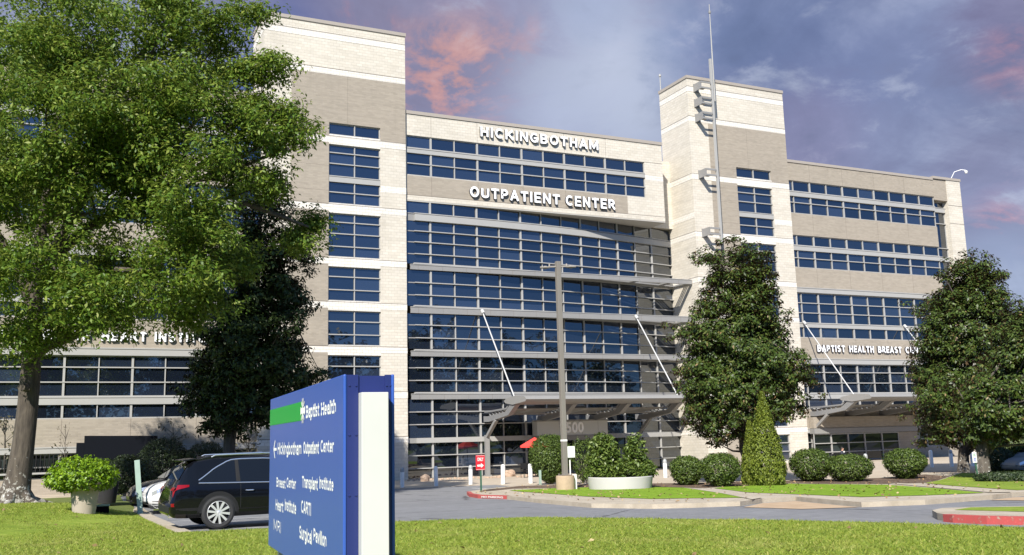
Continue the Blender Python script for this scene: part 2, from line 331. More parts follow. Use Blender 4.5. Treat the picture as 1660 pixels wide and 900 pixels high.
# ------------------------------------------------------------------ mesh helpers
class MB:
    def __init__(s): s.v = []; s.f = []; s.m = []
    def add(s, vs, fs, mi=0):
        o = len(s.v); s.v += [tuple(v) for v in vs]; s.f += [tuple(i+o for i in f) for f in fs]; s.m += [mi]*len(fs)
    def box(s, x0, x1, y0, y1, z0, z1, mi=0):
        if x0 > x1: x0, x1 = x1, x0
        if y0 > y1: y0, y1 = y1, y0
        if z0 > z1: z0, z1 = z1, z0
        s.add([(x0,y0,z0),(x1,y0,z0),(x1,y1,z0),(x0,y1,z0),(x0,y0,z1),(x1,y0,z1),(x1,y1,z1),(x0,y1,z1)],
              [(0,3,2,1),(4,5,6,7),(0,1,5,4),(1,2,6,5),(2,3,7,6),(3,0,4,7)], mi)
    def quad(s, a, b, c, d, mi=0): s.add([a, b, c, d], [(0, 1, 2, 3)], mi)
    def prism(s, poly, vec, mi=0):        # polygon (3d points) extruded by vec
        n = len(poly); P = [Vector(p) for p in poly]; V = Vector(vec)
        s.add(P + [p+V for p in P], [tuple(reversed(range(n))), tuple(range(n, 2*n))] + [(i, (i+1) % n, n+(i+1) % n, n+i) for i in range(n)], mi)
    def tube(s, p, q, r0, r1=None, n=10, mi=0, caps=True): s.path([p, q], [r0, r0 if r1 is None else r1], n, mi, caps)
    def path(s, pts, rad, n=10, mi=0, caps=True):
        P = [Vector(p) for p in pts]; rings = []; a = None
        for i, p in enumerate(P):
            d = (P[min(i+1, len(P)-1)] - P[max(i-1, 0)]).normalized()
            if a is None:
                a = d.cross(Vector((0, 0, 1)))
                if a.length < .05: a = d.cross(Vector((1, 0, 0)))
            else: a = a - d*a.dot(d)
            a.normalize(); b = d.cross(a)
            rings.append([p + (a*math.cos(2*math.pi*k/n) + b*math.sin(2*math.pi*k/n))*rad[i] for k in range(n)])
        vs = [v for r in rings for v in r]; fs = []
        for i in range(len(P)-1):
            for k in range(n): fs.append((i*n+k, (i+1)*n+k, (i+1)*n+(k+1) % n, i*n+(k+1) % n))
        if caps: fs += [tuple(range(n)), tuple(reversed(range((len(P)-1)*n, len(P)*n)))]
        s.add(vs, fs, mi)
    def bar(s, p, q, w, h, mi=0, up=(0, 0, 1)):
        P, Q = Vector(p), Vector(q); d = (Q-P).normalized(); a = d.cross(Vector(up))
        if a.length < .01: a = d.cross(Vector((0, 1, 0)))
        a.normalize(); b = a.cross(d); a *= w/2; b *= h/2
        s.add([P-a-b, P+a-b, P+a+b, P-a+b, Q-a-b, Q+a-b, Q+a+b, Q-a+b], [(0,1,2,3),(7,6,5,4),(0,4,5,1),(1,5,6,2),(2,6,7,3),(3,7,4,0)], mi)
    def lathe(s, prof, c=(0, 0, 0), n=20, mi=0, axis='Z', sx=1.0, sy=1.0, caps=True):
        vs = []
        for r, h in prof:
            for k in range(n):
                a = 2*math.pi*k/n; x, y = r*math.cos(a)*sx, r*math.sin(a)*sy
                vs.append((c[0]+x, c[1]+y, c[2]+h) if axis == 'Z' else (c[0]+x, c[1]+h, c[2]+y))
        fs = []
        for i in range(len(prof)-1):
            for k in range(n): fs.append((i*n+k, i*n+(k+1) % n, (i+1)*n+(k+1) % n, (i+1)*n+k))
        if caps and prof[0][0] > .001: fs.append(tuple(reversed(range(n))))
        if caps and prof[-1][0] > .001: fs.append(tuple(range((len(prof)-1)*n, len(prof)*n)))
        s.add(vs, fs, mi)
    def build(s, name, mats, parent=None, smooth=False, bevel=0.0, fixn=True):
        me = bpy.data.meshes.new(name); me.from_pydata(s.v, [], s.f)
        for m in (mats if isinstance(mats, (list, tuple)) else [mats]): me.materials.append(m)
        me.polygons.foreach_set('material_index', s.m)
        if fixn or bevel:
            bm = bmesh.new(); bm.from_mesh(me)
            if bevel:
                bmesh.ops.remove_doubles(bm, verts=bm.verts, dist=1e-5)
                bmesh.ops.bevel(bm, geom=[e for e in bm.edges if len(e.link_faces) == 2 and e.calc_face_angle(0) > .5], offset=bevel, segments=2, affect='EDGES', profile=.6)
            bmesh.ops.recalc_face_normals(bm, faces=bm.faces); bm.to_mesh(me); bm.free()
        if smooth:
            me.polygons.foreach_set('use_smooth', [True]*len(me.polygons)); me.set_sharp_from_angle(angle=R(38))
        me.update(); o = bpy.data.objects.new(name, me); COL.objects.link(o)
        if parent is not None: o.parent = parent
        return o

def tag(o, label=None, cat=None, group=None, kind=None):
    if label: o['label'] = label
    if cat: o['category'] = cat
    if group: o['group'] = group
    if kind: o['kind'] = kind
    return o
def empty(name, loc=(0, 0, 0), rz=0.0, parent=None):
    o = bpy.data.objects.new(name, None); COL.objects.link(o); o.location = loc; o.rotation_euler = (0, 0, rz); o.empty_display_size = .3
    if parent: o.parent = parent
    return o
def copy_tree(o, parent=None):
    c = o.copy(); COL.objects.link(c)
    if parent is not None: c.parent = parent
    for ch in list(o.children): copy_tree(ch, c)
    return c

CAPH = 0.682
def text_mesh(body, x0, x1, z0, h, depth, frame, name, parent, mats, bold=.02, outline=True):
    """Letters between x0..x1 along the frame's first axis, baseline z0, height h of the tallest capital. frame: 4x4 mapping (x, z, outwards) to the world."""
    cu = bpy.data.curves.new(name, 'FONT'); cu.body = body; cu.size = 1.0; cu.offset = bold; cu.extrude = .5; cu.resolution_u = 3; cu.space_character = (1.0+bold*1.9) if bold > 0 else 1.09
    o = bpy.data.objects.new(name, cu); COL.objects.link(o)
    bpy.context.view_layer.update()
    me = bpy.data.meshes.new_from_object(o.evaluated_get(bpy.context.evaluated_depsgraph_get()))
    bpy.data.objects.remove(o); bpy.data.curves.remove(cu)
    n = len(me.vertices); co = np.empty(n*3); me.vertices.foreach_get('co', co); co = co.reshape(-1, 3)
    xa, xb = co[:, 0].min(), co[:, 0].max()
    cu2 = np.empty_like(co)
    cu2[:, 0] = x0 + (co[:, 0]-xa)/(xb-xa)*(x1-x0); cu2[:, 1] = z0 + (co[:, 1]+bold)/(CAPH+2*bold)*h; cu2[:, 2] = (co[:, 2]+.5)*depth
    M = np.array(frame); w = cu2 @ M[:3, :3].T + M[:3, 3]
    me.materials.clear()
    for m in mats: me.materials.append(m)
    nz = [abs(p.normal.z) for p in me.polygons]
    me.polygons.foreach_set('material_index', [0 if z > .7 else len(mats)-1 for z in nz])
    me.vertices.foreach_set('co', w.ravel()); me.update()
    me.name = name
    ob = bpy.data.objects.new(name, me); COL.objects.link(ob)
    if parent is not None: ob.parent = parent
    return ob
def _arc(cx, cy, rx, ry, a0, a1, n=9): return [(cx+rx*math.cos(R(a0+(a1-a0)*i/n)), cy+ry*math.sin(R(a0+(a1-a0)*i/n))) for i in range(n+1)]
XH = .72
def _glyphs():
    G = {}; o = lambda w: [_arc(w/2, XH/2, w/2, XH/2, 0, 360, 18)]
    G['H'] = (.46, [[(0, 0), (0, 1)], [(.46, 0), (.46, 1)], [(0, .52), (.46, .52)]]); G['I'] = (.0, [[(0, 0), (0, 1)]])
    G['i'] = (.0, [[(0, 0), (0, XH)], [(0, .93), (0, 1.0)]]); G['l'] = (.0, [[(0, 0), (0, 1.03)]])
    G['c'] = (.34, [_arc(.19, XH/2, .19, XH/2, 42, 318, 14)]); G['o'] = (.38, o(.38)); G['e'] = (.37, [[(.01, .37), (.37, .37)]+_arc(.185, XH/2, .185, XH/2, 2, 315, 15)])
    G['k'] = (.36, [[(0, 0), (0, 1.03)], [(.34, XH), (.02, .34)], [(.13, .42), (.37, 0)]])
    G['n'] = (.34, [[(0, 0), (0, XH)], [(0, .5)]+_arc(.17, .53, .17, .19, 150, 0, 7)+[(.34, 0)]]); G['h'] = (.34, [[(0, 0), (0, 1.03)], [(0, .5)]+_arc(.17, .53, .17, .19, 150, 0, 7)+[(.34, 0)]])
    G['m'] = (.58, [[(0, 0), (0, XH)], [(0, .5)]+_arc(.145, .55, .145, .17, 150, 0, 7)+[(.29, 0)], [(.29, .5)]+_arc(.435, .55, .145, .17, 150, 0, 7)+[(.58, 0)]])
    G['r'] = (.22, [[(0, 0), (0, XH)], [(0, .46)]+_arc(.18, .50, .18, .22, 160, 75, 5)]); G['u'] = (.34, [[(0, XH)]+_arc(.17, .19, .17, .19, 180, 330, 7), [(.34, XH), (.34, 0)]])
    b = lambda x: _arc(.185, XH/2, .185, XH/2, 0, 360, 16)
    G['b'] = (.37, [[(0, 0), (0, 1.03)], b(0)]); G['p'] = (.37, [[(0, -.28), (0, XH)], b(0)]); G['g'] = (.37, [[(.37, XH), (.37, -.08)]+_arc(.19, -.09, .18, .19, 0, -150, 7), b(0)])
    G['a'] = (.33, [[(.02, .58)]+_arc(.17, .54, .16, .18, 140, 0, 6)+[(.33, 0)], [(.33, .42), (.15, .40)]+_arc(.14, .20, .14, .20, 95, 270, 7)+[(.25, .03), (.33, .16)]])
    G['t'] = (.24, [[(.09, .93), (.09, .14)]+_arc(.20, .13, .11, .13, 180, 290, 5), [(-.04, XH-.02), (.24, XH-.02)]])
    G['s'] = (.31, [_arc(.16, .545, .145, .175, 35, 250, 8)+_arc(.155, .185, .155, .185, 75, -145, 8)]); G['v'] = (.36, [[(0, XH), (.18, .02)], [(.18, .02), (.36, XH)]])
    G['O'] = (.54, [_arc(.27, .5, .27, .5, 0, 360, 22)]); G['C'] = (.46, [_arc(.27, .5, .27, .5, 48, 312, 16)])
    G['B'] = (.44, [[(0, 0), (0, 1)], [(0, 1), (.2, 1)]+_arc(.2, .765, .20, .235, 90, -90, 8)+[(0, .53)], [(.2, .53)]+_arc(.22, .265, .22, .265, 90, -90, 8)+[(0, 0)]])
    G['P'] = (.40, [[(0, 0), (0, 1), (.2, 1)]+_arc(.2, .73, .20, .27, 90, -90, 8)+[(0, .46)]]); G['R'] = (.42, [[(0, 0), (0, 1), (.2, 1)]+_arc(.2, .74, .20, .26, 90, -90, 8)+[(0, .48)], [(.2, .48), (.43, 0)]])
    G['T'] = (.44, [[(.22, 0), (.22, 1)], [(0, .96), (.44, .96)]]); G['A'] = (.52, [[(0, 0), (.25, 1)], [(.27, 1), (.52, 0)], [(.11, .28), (.41, .28)]]); G['M'] = (.62, [[(0, 0), (0, 1)], [(.02, 1), (.31, .15)], [(.31, .15), (.60, 1)], [(.62, 1), (.62, 0)]])
    G['S'] = (.42, [_arc(.21, .755, .195, .245, 35, 260, 9)+_arc(.21, .255, .21, .255, 80, -150, 9)]); G['N'] = (.48, [[(0, 0), (0, 1)], [(.02, 1), (.46, 0)], [(.48, 0), (.48, 1)]]); G['K'] = (.48, [[(0, 0), (0, 1)], [(.45, 1), (.03, .42)], [(.17, .55), (.48, 0)]]); G['E'] = (.38, [[(0, 0), (0, 1)], [(0, 1), (.38, 1)], [(0, .5), (.34, .5)], [(0, 0), (.38, 0)]]); G['U'] = (.46, [[(0, 1), (0, .26)]+_arc(.23, .24, .23, .24, 180, 360, 9)+[(.46, 1)]]); G['G'] = (.50, [_arc(.27, .5, .27, .5, 48, 325, 16), [(.30, .46), (.50, .46), (.50, .08)]]); G['L'] = (.34, [[(0, 1), (0, .04), (.34, .04)]]); G['Y'] = (.46, [[(0, 1), (.23, .48), (.46, 1)], [(.23, .48), (.23, 0)]])
    return G
GLY = _glyphs()
def stroke_text(body, x0, x1, z0, h, wt, frame, name, parent, m, serif=False, depth=0.0):
    """Cut-vinyl lettering: every stroke a flat ribbon, each a hair above the last."""
    gap = .20 if not depth else wt+.14; x = 0.0; pl = []
    for ch in body:
        if ch == ' ': x += .32; continue
        w, st = GLY[ch]
        for p in st: pl.append([(x+a, b) for a, b in p])
        if serif:
            for p in st:
                if len(p) == 2 and abs(p[0][0]-p[1][0]) < .01:
                    for q in (min(p[0][1], p[1][1])+.03, max(p[0][1], p[1][1])-.03):
                        pl.append([(x+p[0][0]-.06, q), (x+p[0][0]+.06, q)])
        x += w+gap
    tot = x-gap; t = wt*h/2; sx = (x1-x0-2*t)/tot; mb = MB(); lay = 0
    for p in pl:
        P = [(x0+t+a*sx, z0+t+b*(h-2*t)) for a, b in p]; P = [P[0]]+[q for i, q in enumerate(P[1:]) if math.hypot(q[0]-P[i][0], q[1]-P[i][1]) > 1e-5]; lay += 1; e = .0004+.00006*lay
        L, Rr = [], []
        for i, q in enumerate(P):
            d0 = (q[0]-P[i-1][0], q[1]-P[i-1][1]) if i > 0 else None; d1 = (P[i+1][0]-q[0], P[i+1][1]-q[1]) if i < len(P)-1 else None
            nn = []
            for d in (d0, d1):
                if d: l_ = math.hypot(*d); nn.append((-d[1]/l_, d[0]/l_))
            nx, ny = sum(v[0] for v in nn)/len(nn), sum(v[1] for v in nn)/len(nn); l2 = max(.35, nx*nx+ny*ny); nx, ny = nx/l2*t, ny/l2*t
            ex, ey = 0.0, 0.0
            if i == 0 and len(p) <= 9: l_ = math.hypot(*d1); ex, ey = -d1[0]/l_*t, -d1[1]/l_*t
            if i == len(P)-1 and len(p) <= 9: l_ = math.hypot(*d0); ex, ey = d0[0]/l_*t, d0[1]/l_*t
            L.append((q[0]+nx+ex, q[1]+ny+ey, e)); Rr.append((q[0]-nx+ex, q[1]-ny+ey, e))
        n = len(P)
        if depth:
            up = [(a, b, depth+.002*(lay % 7)+.001) for a, b, _ in L+Rr]; dn = [(a, b, 0.0) for a, b, _ in L+Rr]
            mb.add(up, [(i, i+1, n+i+1, n+i) for i in range(n-1)], 0)
            mb.add(up+dn, [f for i in range(n-1) for f in ((i, i+1, 2*n+i+1, 2*n+i), (n+i+1, n+i, 3*n+i, 3*n+i+1))] + [(0, n, 3*n, 2*n), (2*n-1, n-1, 3*n-1, 4*n-1)], 1)
        else: mb.add(L+Rr, [(i, i+1, n+i+1, n+i) for i in range(n-1)])
    M = np.array(frame); v = np.array(mb.v) @ M[:3, :3].T + M[:3, 3]; mb.v = [tuple(q) for q in v]
    return mb.build(name, m, parent, fixn=False)
def wall_frame(Y):      # x -> X, z -> Z, outwards -> -Y
    return [[1, 0, 0, 0], [0, 0, -1, Y], [0, 1, 0, 0], [0, 0, 0, 1]]
def rebase(root, loc):
    """Move a thing's origin to loc; its parts were modelled in world coordinates."""
    L = Vector(loc); M = Matrix.Translation(-L); seen = set()
    def go(o):
        for ch in o.children:
            if ch.data is not None and ch.data.name not in seen: seen.add(ch.data.name); ch.data.transform(M)
            go(ch)
    if root.type == 'EMPTY': go(root)
    else:
        root.data.transform(M); go(root)
    root.location = L

# ================================================================== the ground
def clip(poly, a, b, c):     # keep a*x+b*y >= c
    out = []
    for i in range(len(poly)):
        p, q = poly[i], poly[(i+1) % len(poly)]
        dp, dq = a*p[0]+b*p[1]-c, a*q[0]+b*q[1]-c
        if dp >= 0: out.append(p)
        if (dp >= 0) != (dq >= 0):
            k = dp/(dp-dq); out.append((p[0]+(q[0]-p[0])*k, p[1]+(q[1]-p[1])*k))
    return out
def tess(poly):
    from mathutils.geometry import tessellate_polygon
    return [tuple(t) for t in tessellate_polygon([[Vector((p[0], p[1], 0)) for p in poly]])]
def sheet(name, poly, off, m, step=3.0, side=0.0, kind='structure', parent=None, zfun=gz):
    """Ground sheet lying `off` above the terrain, diced so that it follows it; side>0 adds a skirt that deep."""
    xs = [p[0] for p in poly]; ys = [p[1] for p in poly]; mb = MB()
    tri = tess(poly)
    for t in tri:
        T0 = [tuple(poly[i][:2]) for i in t]
        x0, x1 = min(p[0] for p in T0), max(p[0] for p in T0)
        k = math.floor(x0/step)
        while k*step < x1:
            A = clip(clip(T0, 1, 0, k*step), -1, 0, -(k+1)*step); k += 1
            if len(A) < 3: continue
            y0, y1 = min(p[1] for p in A), max(p[1] for p in A); j = math.floor(y0/step)
            while j*step < y1:
                Bq = clip(clip(A, 0, 1, j*step), 0, -1, -(j+1)*step); j += 1
                if len(Bq) < 3: continue
                mb.add([(p[0], p[1], zfun(p[0], p[1])+off) for p in Bq], [tuple(range(len(Bq)))])
    if side:
        n = len(poly)
        for i in range(n):
            p, q = poly[i], poly[(i+1) % n]; L = math.hypot(q[0]-p[0], q[1]-p[1]); m_ = max(1, int(L/1.5))
            for k in range(m_):
                a = (p[0]+(q[0]-p[0])*k/m_, p[1]+(q[1]-p[1])*k/m_); b = (p[0]+(q[0]-p[0])*(k+1)/m_, p[1]+(q[1]-p[1])*(k+1)/m_)
                za, zb = zfun(*a)+off, zfun(*b)+off
                mb.quad((*a, za-side), (*b, zb-side), (*b, zb), (*a, za))
    me = bpy.data.meshes.new(name); me.from_pydata(mb.v, [], mb.f); me.materials.append(m)
    bm = bmesh.new(); bm.from_mesh(me); bmesh.ops.remove_doubles(bm, verts=bm.verts, dist=1e-4)
    bmesh.ops.recalc_face_normals(bm, faces=bm.faces)
    if sum(f.normal.z*f.calc_area() for f in bm.faces) < 0: bmesh.ops.reverse_faces(bm, faces=bm.faces)
    bm.to_mesh(me); bm.free()
    o = bpy.data.objects.new(name, me); COL.objects.link(o)
    if kind: o['kind'] = kind
    if parent: o.parent = parent
    return o
def px(*pts): return [tuple(gp(*p)[:2]) for p in pts]

# terrain: one fine sheet near, running out to the horizon
def terrain():
    xs = sorted(set([-600, -300, -150, -90] + list(np.arange(-60, 121, 3.0)) + [150, 220, 350, 700]))
    ys = sorted(set([-600, -300, -150, -80] + list(np.arange(-50, 91, 3.0)) + [110, 150, 250, 450, 900]))
    vs = [(x, y, gz(x, y)-.03) for y in ys for x in xs]; nx = len(xs)
    fs = [(j*nx+i, j*nx+i+1, (j+1)*nx+i+1, (j+1)*nx+i) for j in range(len(ys)-1) for i in range(nx-1)]
    mb = MB(); mb.add(vs, fs); o = mb.build('ground', GROUND); o['kind'] = 'structure'
terrain()
lawn_edge = [(222, 834), (284, 865.5), (435, 858.5), (640, 848), (860, 840.5), (1250, 845.5), (1450, 850), (1660, 858), (1900, 868)]
LE = px(*lawn_edge)
lawn_poly = px((-260, 800), (0, 812), (60, 816), (150, 822)) + LE + [(26, 2), (14, -6), (-6, -6), (-22, 10)]
sheet('lawn', lawn_poly, 0.03, GRASS, 2.0, .04)
asph_poly = px((222, 834), (196, 806), (214, 791), (330, 783)) + [(8, 50), (20, 51), (34, 48), (47, 44), (110, 30), (110, -20), (60, -8)] + list(reversed(LE))
sheet('road', asph_poly, 0.0, ASPH, 3.0)
plaza = px((540, 797), (640, 793), (750, 788.5), (802, 786), (845, 790), (1280, 787.5), (1440, 780), (1545, 771)) + [(56, 41), (110, 33), (110, 61.4), (-20, 61.4), (-20, 58.5), (10, 58)]
sheet('pavement', plaza, 0.02, CONC, 4.0, .1)
# parking stall lines
def stripe(a, b, w, nm='road_marking'):
    A, B = Vector(gp(*a)[:2]), Vector(gp(*b)[:2]); d = (B-A).normalized(); n = Vector((-d.y, d.x))*w/2
    sheet(nm, [tuple(A-n), tuple(B-n), tuple(B+n), tuple(A+n)], 0.005, WPAINT, 2.0)
stripe((300, 859.5), (436, 855), .10); stripe((268, 846), (440, 838), .10); stripe((250, 832), (440, 822), .10)
stripe((766, 791.5), (803, 793.5), .12)
sheet('kerb_strip', px((216, 828), (222, 834), (284, 865.5), (309, 864.3), (240, 832), (226, 822)), 0.05, KERB, 2.0, .1)

# planted island with kerb, mulch bed and turf
isl = px((757, 802), (761, 805.5), (775, 808), (822, 809.5), (873, 815.5), (959, 823.5), (1057, 825), (1119, 823.5), (1200, 820.5), (1236, 815.5), (1290, 812), (1330, 816), (1397, 822.5), (1500, 818.5), (1609, 810), (1640, 806), (1720, 800), (1800, 790), (1700, 775), (1560, 770), (1500, 772), (1430, 778), (1280, 783), (1100, 787), (960, 788), (840, 791.5), (780, 798))
sheet('kerb', isl, 0.13, KERB, 2.0, .16)
sheet('mulch_bed', px((775, 803), (800, 800.5), (832, 797), (900, 796), (960, 794.5), (1060, 794), (1110, 795.5), (1140, 797), (1165, 794.5), (1280, 788.5), (1440, 790), (1500, 788), (1540, 777), (1500, 773.5), (1430, 779.5), (1280, 784), (1100, 788), (960, 789), (842, 792.5), (785, 799)), 0.137, MULCH, 2.0)
sheet('island_turf', px((826, 800), (900, 796.6), (960, 795.1), (1060, 794.6), (1108, 796), (1170, 805), (1216, 814), (1119, 815), (1057, 816), (953, 811.5), (873, 804.5)), 0.143, GRASSG, 2.0)
sheet('path', px((1120, 798), (1140, 797.5), (1200, 807), (1236, 815), (1220, 818), (1170, 806.5)), 0.150, KERB, 2.0)
sheet('island_turf', px((1158, 797), (1172, 794.8), (1280, 789.2), (1436, 791.5), (1520, 798.5), (1596, 806.8), (1500, 811), (1397, 813.5), (1290, 808.2), (1215, 805)), 0.143, GRASSG, 2.0)
sheet('path', px((1440, 789.4), (1456, 789), (1540, 794.5), (1630, 802.5), (1640, 806), (1606, 806.6), (1520, 797.6)), 0.150, KERB, 2.0)
sheet('island_turf', px((1500, 788.8), (1542, 777.5), (1560, 771), (1700, 776), (1790, 790), (1720, 798), (1650, 802), (1540, 793.3)), 0.143, GRASS, 2.0)
sheet('ramp', px((1205, 823), (1236, 816.5), (1290, 813), (1330, 817), (1392, 823), (1300, 826)), 0.012, RAMP, 2.0)
sheet('ramp', px((1604, 811.5), (1642, 807), (1800, 802), (1800, 812), (1660, 812)), 0.012, RAMP, 2.0)
# red painted kerb nose
def red_kerb(pts, nm, lbl, h=.13):
    P = [gp(*p) for p in pts]; mb = MB()
    for a, b in zip(P[:-1], P[1:]):
        d = (b-a); d.z = 0; d.normalize(); n = Vector((d.y, -d.x, 0))*.008
        if n.dot(Vector((-FW[0], -FW[1], 0))) < 0: n = -n
        up = Vector((0, 0, h+.008)); inn = -n.normalized()*.17
        mb.quad(a+n, b+n, b+n+up, a+n+up); mb.quad(a+n+up, b+n+up, b+inn+up, a+inn+up)
    o = mb.build(nm, REDK); o['kind'] = 'structure'; return P
P = red_kerb([(757, 802), (761, 805.5), (775, 808), (822, 809.5)], 'kerb_paint', '')
def kerb_words(a, b, body, h):
    A, B = gp(*a), gp(*b); d = (B-A); L = d.length; d.normalize(); n = Vector((d.y, -d.x, 0)).normalized()
    if n.dot(Vector((-FW[0], -FW[1], 0))) < 0: n = -n
    fr = [[d.x, 0, n.x, A.x+n.x*.012], [d.y, 0, n.y, A.y+n.y*.012], [d.z, 1, 0, A.z], [0, 0, 0, 1]]
    o = text_mesh(body, L*.08, L*.95, .03, h, .004, fr, 'kerb_lettering', None, [WPAINT], .02); o['kind'] = 'structure'
kerb_words((778, 808.2), (818, 809.4), 'NO PARKING', .075)
isl2 = px((1512, 838), (1520, 843), (1545, 847.5), (1600, 850), (1660, 851.5), (1900, 858), (1900, 834), (1660, 831), (1570, 832.5), (1528, 834))
sheet('kerb', isl2, 0.14, KERB, 2.0, .17)
sheet('island_turf', px((1548, 838), (1660, 841.5), (1880, 847), (1880, 836), (1660, 832.5), (1575, 833.5)), 0.147, GRASS, 2.0)
red_kerb([(1530, 846), (1545, 847.5), (1600, 850), (1660, 851.5), (1900, 858)], 'kerb_paint', '', .14)

# ================================================================== the building
YF = 60.82
BLD = empty('medical_building')
tag(BLD, 'pale block and tan brick medical building with blue mirror glass and two towers', 'building')
GY = YF + 0.28                      # glass plane of punched windows

def glazing(mb, xs, zs, yfun, mi=0):
    """One pane per cell, each turned by a hair so that reflections break at the frames."""
    for a, b in zip(xs[:-1], xs[1:]):
        for c, d in zip(zs[:-1], zs[1:]):
            e = [random.uniform(-.004, .004) for _ in range(4)]
            mb.quad((a, yfun(a)+e[0], c), (b, yfun(b)+e[1], c), (b, yfun(b)+e[2], d), (a, yfun(a)+e[3], d), mi)
def window(parent, X0, X1, head, sill, mull, trans, fasc=(), gy=GY, glass=None, proud=.12, name='window', frame=True):
    """mull: [(x, width)], trans: [z], fasc: [(ztop, zbot)]"""
    g = MB(); xs = [X0] + [m[0] for m in mull] + [X1]; zs = sorted([sill] + list(trans) + [f[0] for f in fasc] + [f[1] for f in fasc] + [head])
    glazing(g, xs, zs, lambda x: gy); pane = g.build(name, glass or GLASS, parent, fixn=False)
    f = MB()
    if frame:
        f.box(X0, X1, gy-.07, gy-.002, head-.07, head); f.box(X0, X1, gy-.09, gy-.002, sill, sill+.06)
        f.box(X0, X0+.06, gy-.068, gy-.002, sill+.06, head-.07); f.box(X1-.06, X1, gy-.068, gy-.002, sill+.06, head-.07)
    for x, w in mull: f.box(x-w/2, x+w/2, gy-.10, gy-.003, sill+.061, head-.071)
    for z in trans: f.box(X0+.02, X1-.01, gy-.10-proud*.5, gy-.004, z-.033, z+.033)
    for a, b in fasc:
        f.box(X0+.02, X1-.01, gy-.10-proud, gy-.005, b, a, 0); f.box(X0+.02, X1-.01, gy-.10-proud*1.25, gy-.005, a+.03, a+.09, 0)
    f.build('window_frame', ALU, pane)
    return pane
T_, N_ = .125, .06
def alt(xs, first_thick): return [(x, T_ if (i % 2 == 0) == first_thick else N_) for i, x in enumerate(xs)]

TW = [(23.59, 22.77, [], []), (22.1, 18.07, [21.54, 20.79, 18.84], [(19.87, 19.53)]), (17.42, 14.48, [16.82, 16.05, 15.20], []), (13.84, 11.58, [13.18, 12.32], []),
      (10.95, 8.68, [10.24, 9.39], []), (8.05, 5.75, [7.34, 6.5], []), (5.12, 2.85, [4.4, 3.6], []), (2.25, .25, [1.6, .95], [])]
def tower(x0, dy, top=30.72):
    y = YF+dy; W_ = 9.70; wx0, wx1 = x0+4.35, x0+7.89; yb = y+3.9
    m = MB(); BL, BA, BR, JO = 0, 1, 2, 3
    # core behind the openings, then front skins round the window column
    m.box(x0, x0+W_, y+.45, yb, 0, top-.24, BL)
    def skin(a, b, z0, z1, mi, p=0.0): m.box(a, b, y-p, y+.45, z0, z1, mi)
    skin(x0, wx0, 0, 26.95, BL); skin(wx1, x0+W_, 0, 22.20, BL)
    skin(x0, x0+W_, 27.35, 29.43, BL); skin(x0, x0+W_, 29.85, top-.24, BL)
    skin(x0, x0+W_, 29.43, 29.85, BA, .012); skin(x0, x0+W_, 26.95, 27.35, BA, .012)
    skin(wx0, x0+W_, 23.59, 26.95, BR, .004)
    skin(wx1, x0+W_, 22.66, 23.59, BR, .004); skin(wx1, x0+W_, 22.20, 22.66, BA, .012)
    for (h1, s1, *_r), (h2, s2, *_q) in zip(TW[:-1], TW[1:]):
        skin(wx0, wx1, h2, s1, BA, .012)
    skin(wx0, wx1, 0, TW[-1][1], BL)
    for zt, hb in ((22.66, .46), (18.0, .44), (14.41, .42), (11.51, .41), (8.63, .42), (5.69, .42), (2.78, .40)):
        m.box(x0-.012, wx0, y-.012, y, zt-hb, zt, BA)
        m.box(x0-.012, x0, y, yb, zt-hb, zt, BA)
        if zt < 22: m.box(wx1, x0+W_+.012, y-.012, y, zt-hb, zt, BA)
        m.box(x0-.016, x0+W_+.016, y-.016, y-.012, zt-.012, zt+.022, JO)
        m.box(x0-.016, x0-.012, y-.012, yb, zt-.012, zt+.022, JO)
    for zt, hb in ((29.85, .42), (27.35, .40)):
        m.box(x0-.012, x0, y, yb, zt-hb, zt, BA); m.box(x0-.016, x0+W_+.016, y-.018, y-.012, zt, zt+.035, JO); m.box(x0-.016, x0-.012, y-.012, yb, zt, zt+.035, JO)
    m.box(wx1, x0+W_+.008, y-.010, y, 19.10, 19.52, BA); m.box(x0-.012, x0, y, yb, 19.10, 19.52, BA)
    # brick field beside the windows
    gx = x0+1.82
    m.box(gx, wx0-.003, y-.006, y, 22.665, 26.95, BR)
    prev = 22.2
    for zt, hb in ((18.0, .44), (14.41, .42), (11.51, .41), (8.63, .42), (5.69, .42), (2.78, .40), (0.0, 0)):
        m.box(gx, wx0-.003, y-.006, y, zt+.03, prev-.002, BR); prev = zt-hb
    for z in (23.35, 18.9, 20.6): m.box(gx, wx0, y-.009, y-.006, z, z+.015, JO)
    m.box(x0+5.6, x0+5.613, y-.007, y-.004, 23.6, 26.95, JO)
    tw = m.build('tower', [BLOCK, BAND, BRICK, JOINT], BLD)
    c = MB(); c.box(x0-.06, x0+W_+.06, y-.06, yb+.06, top-.24, top); c.box(x0-.03, x0+W_+.03, y-.03, y-.0, top-.28, top-.24)
    c.build('coping', COPING, tw)
    for h, s_, tr, fa in TW:
        window(tw, wx0, wx1, h, s_, [((wx0+wx1)/2, N_)], tr, fa, gy=y+.17, proud=.05)
    return tw
tower(11.35, 0.0); tower(44.47, -0.66, 30.75)

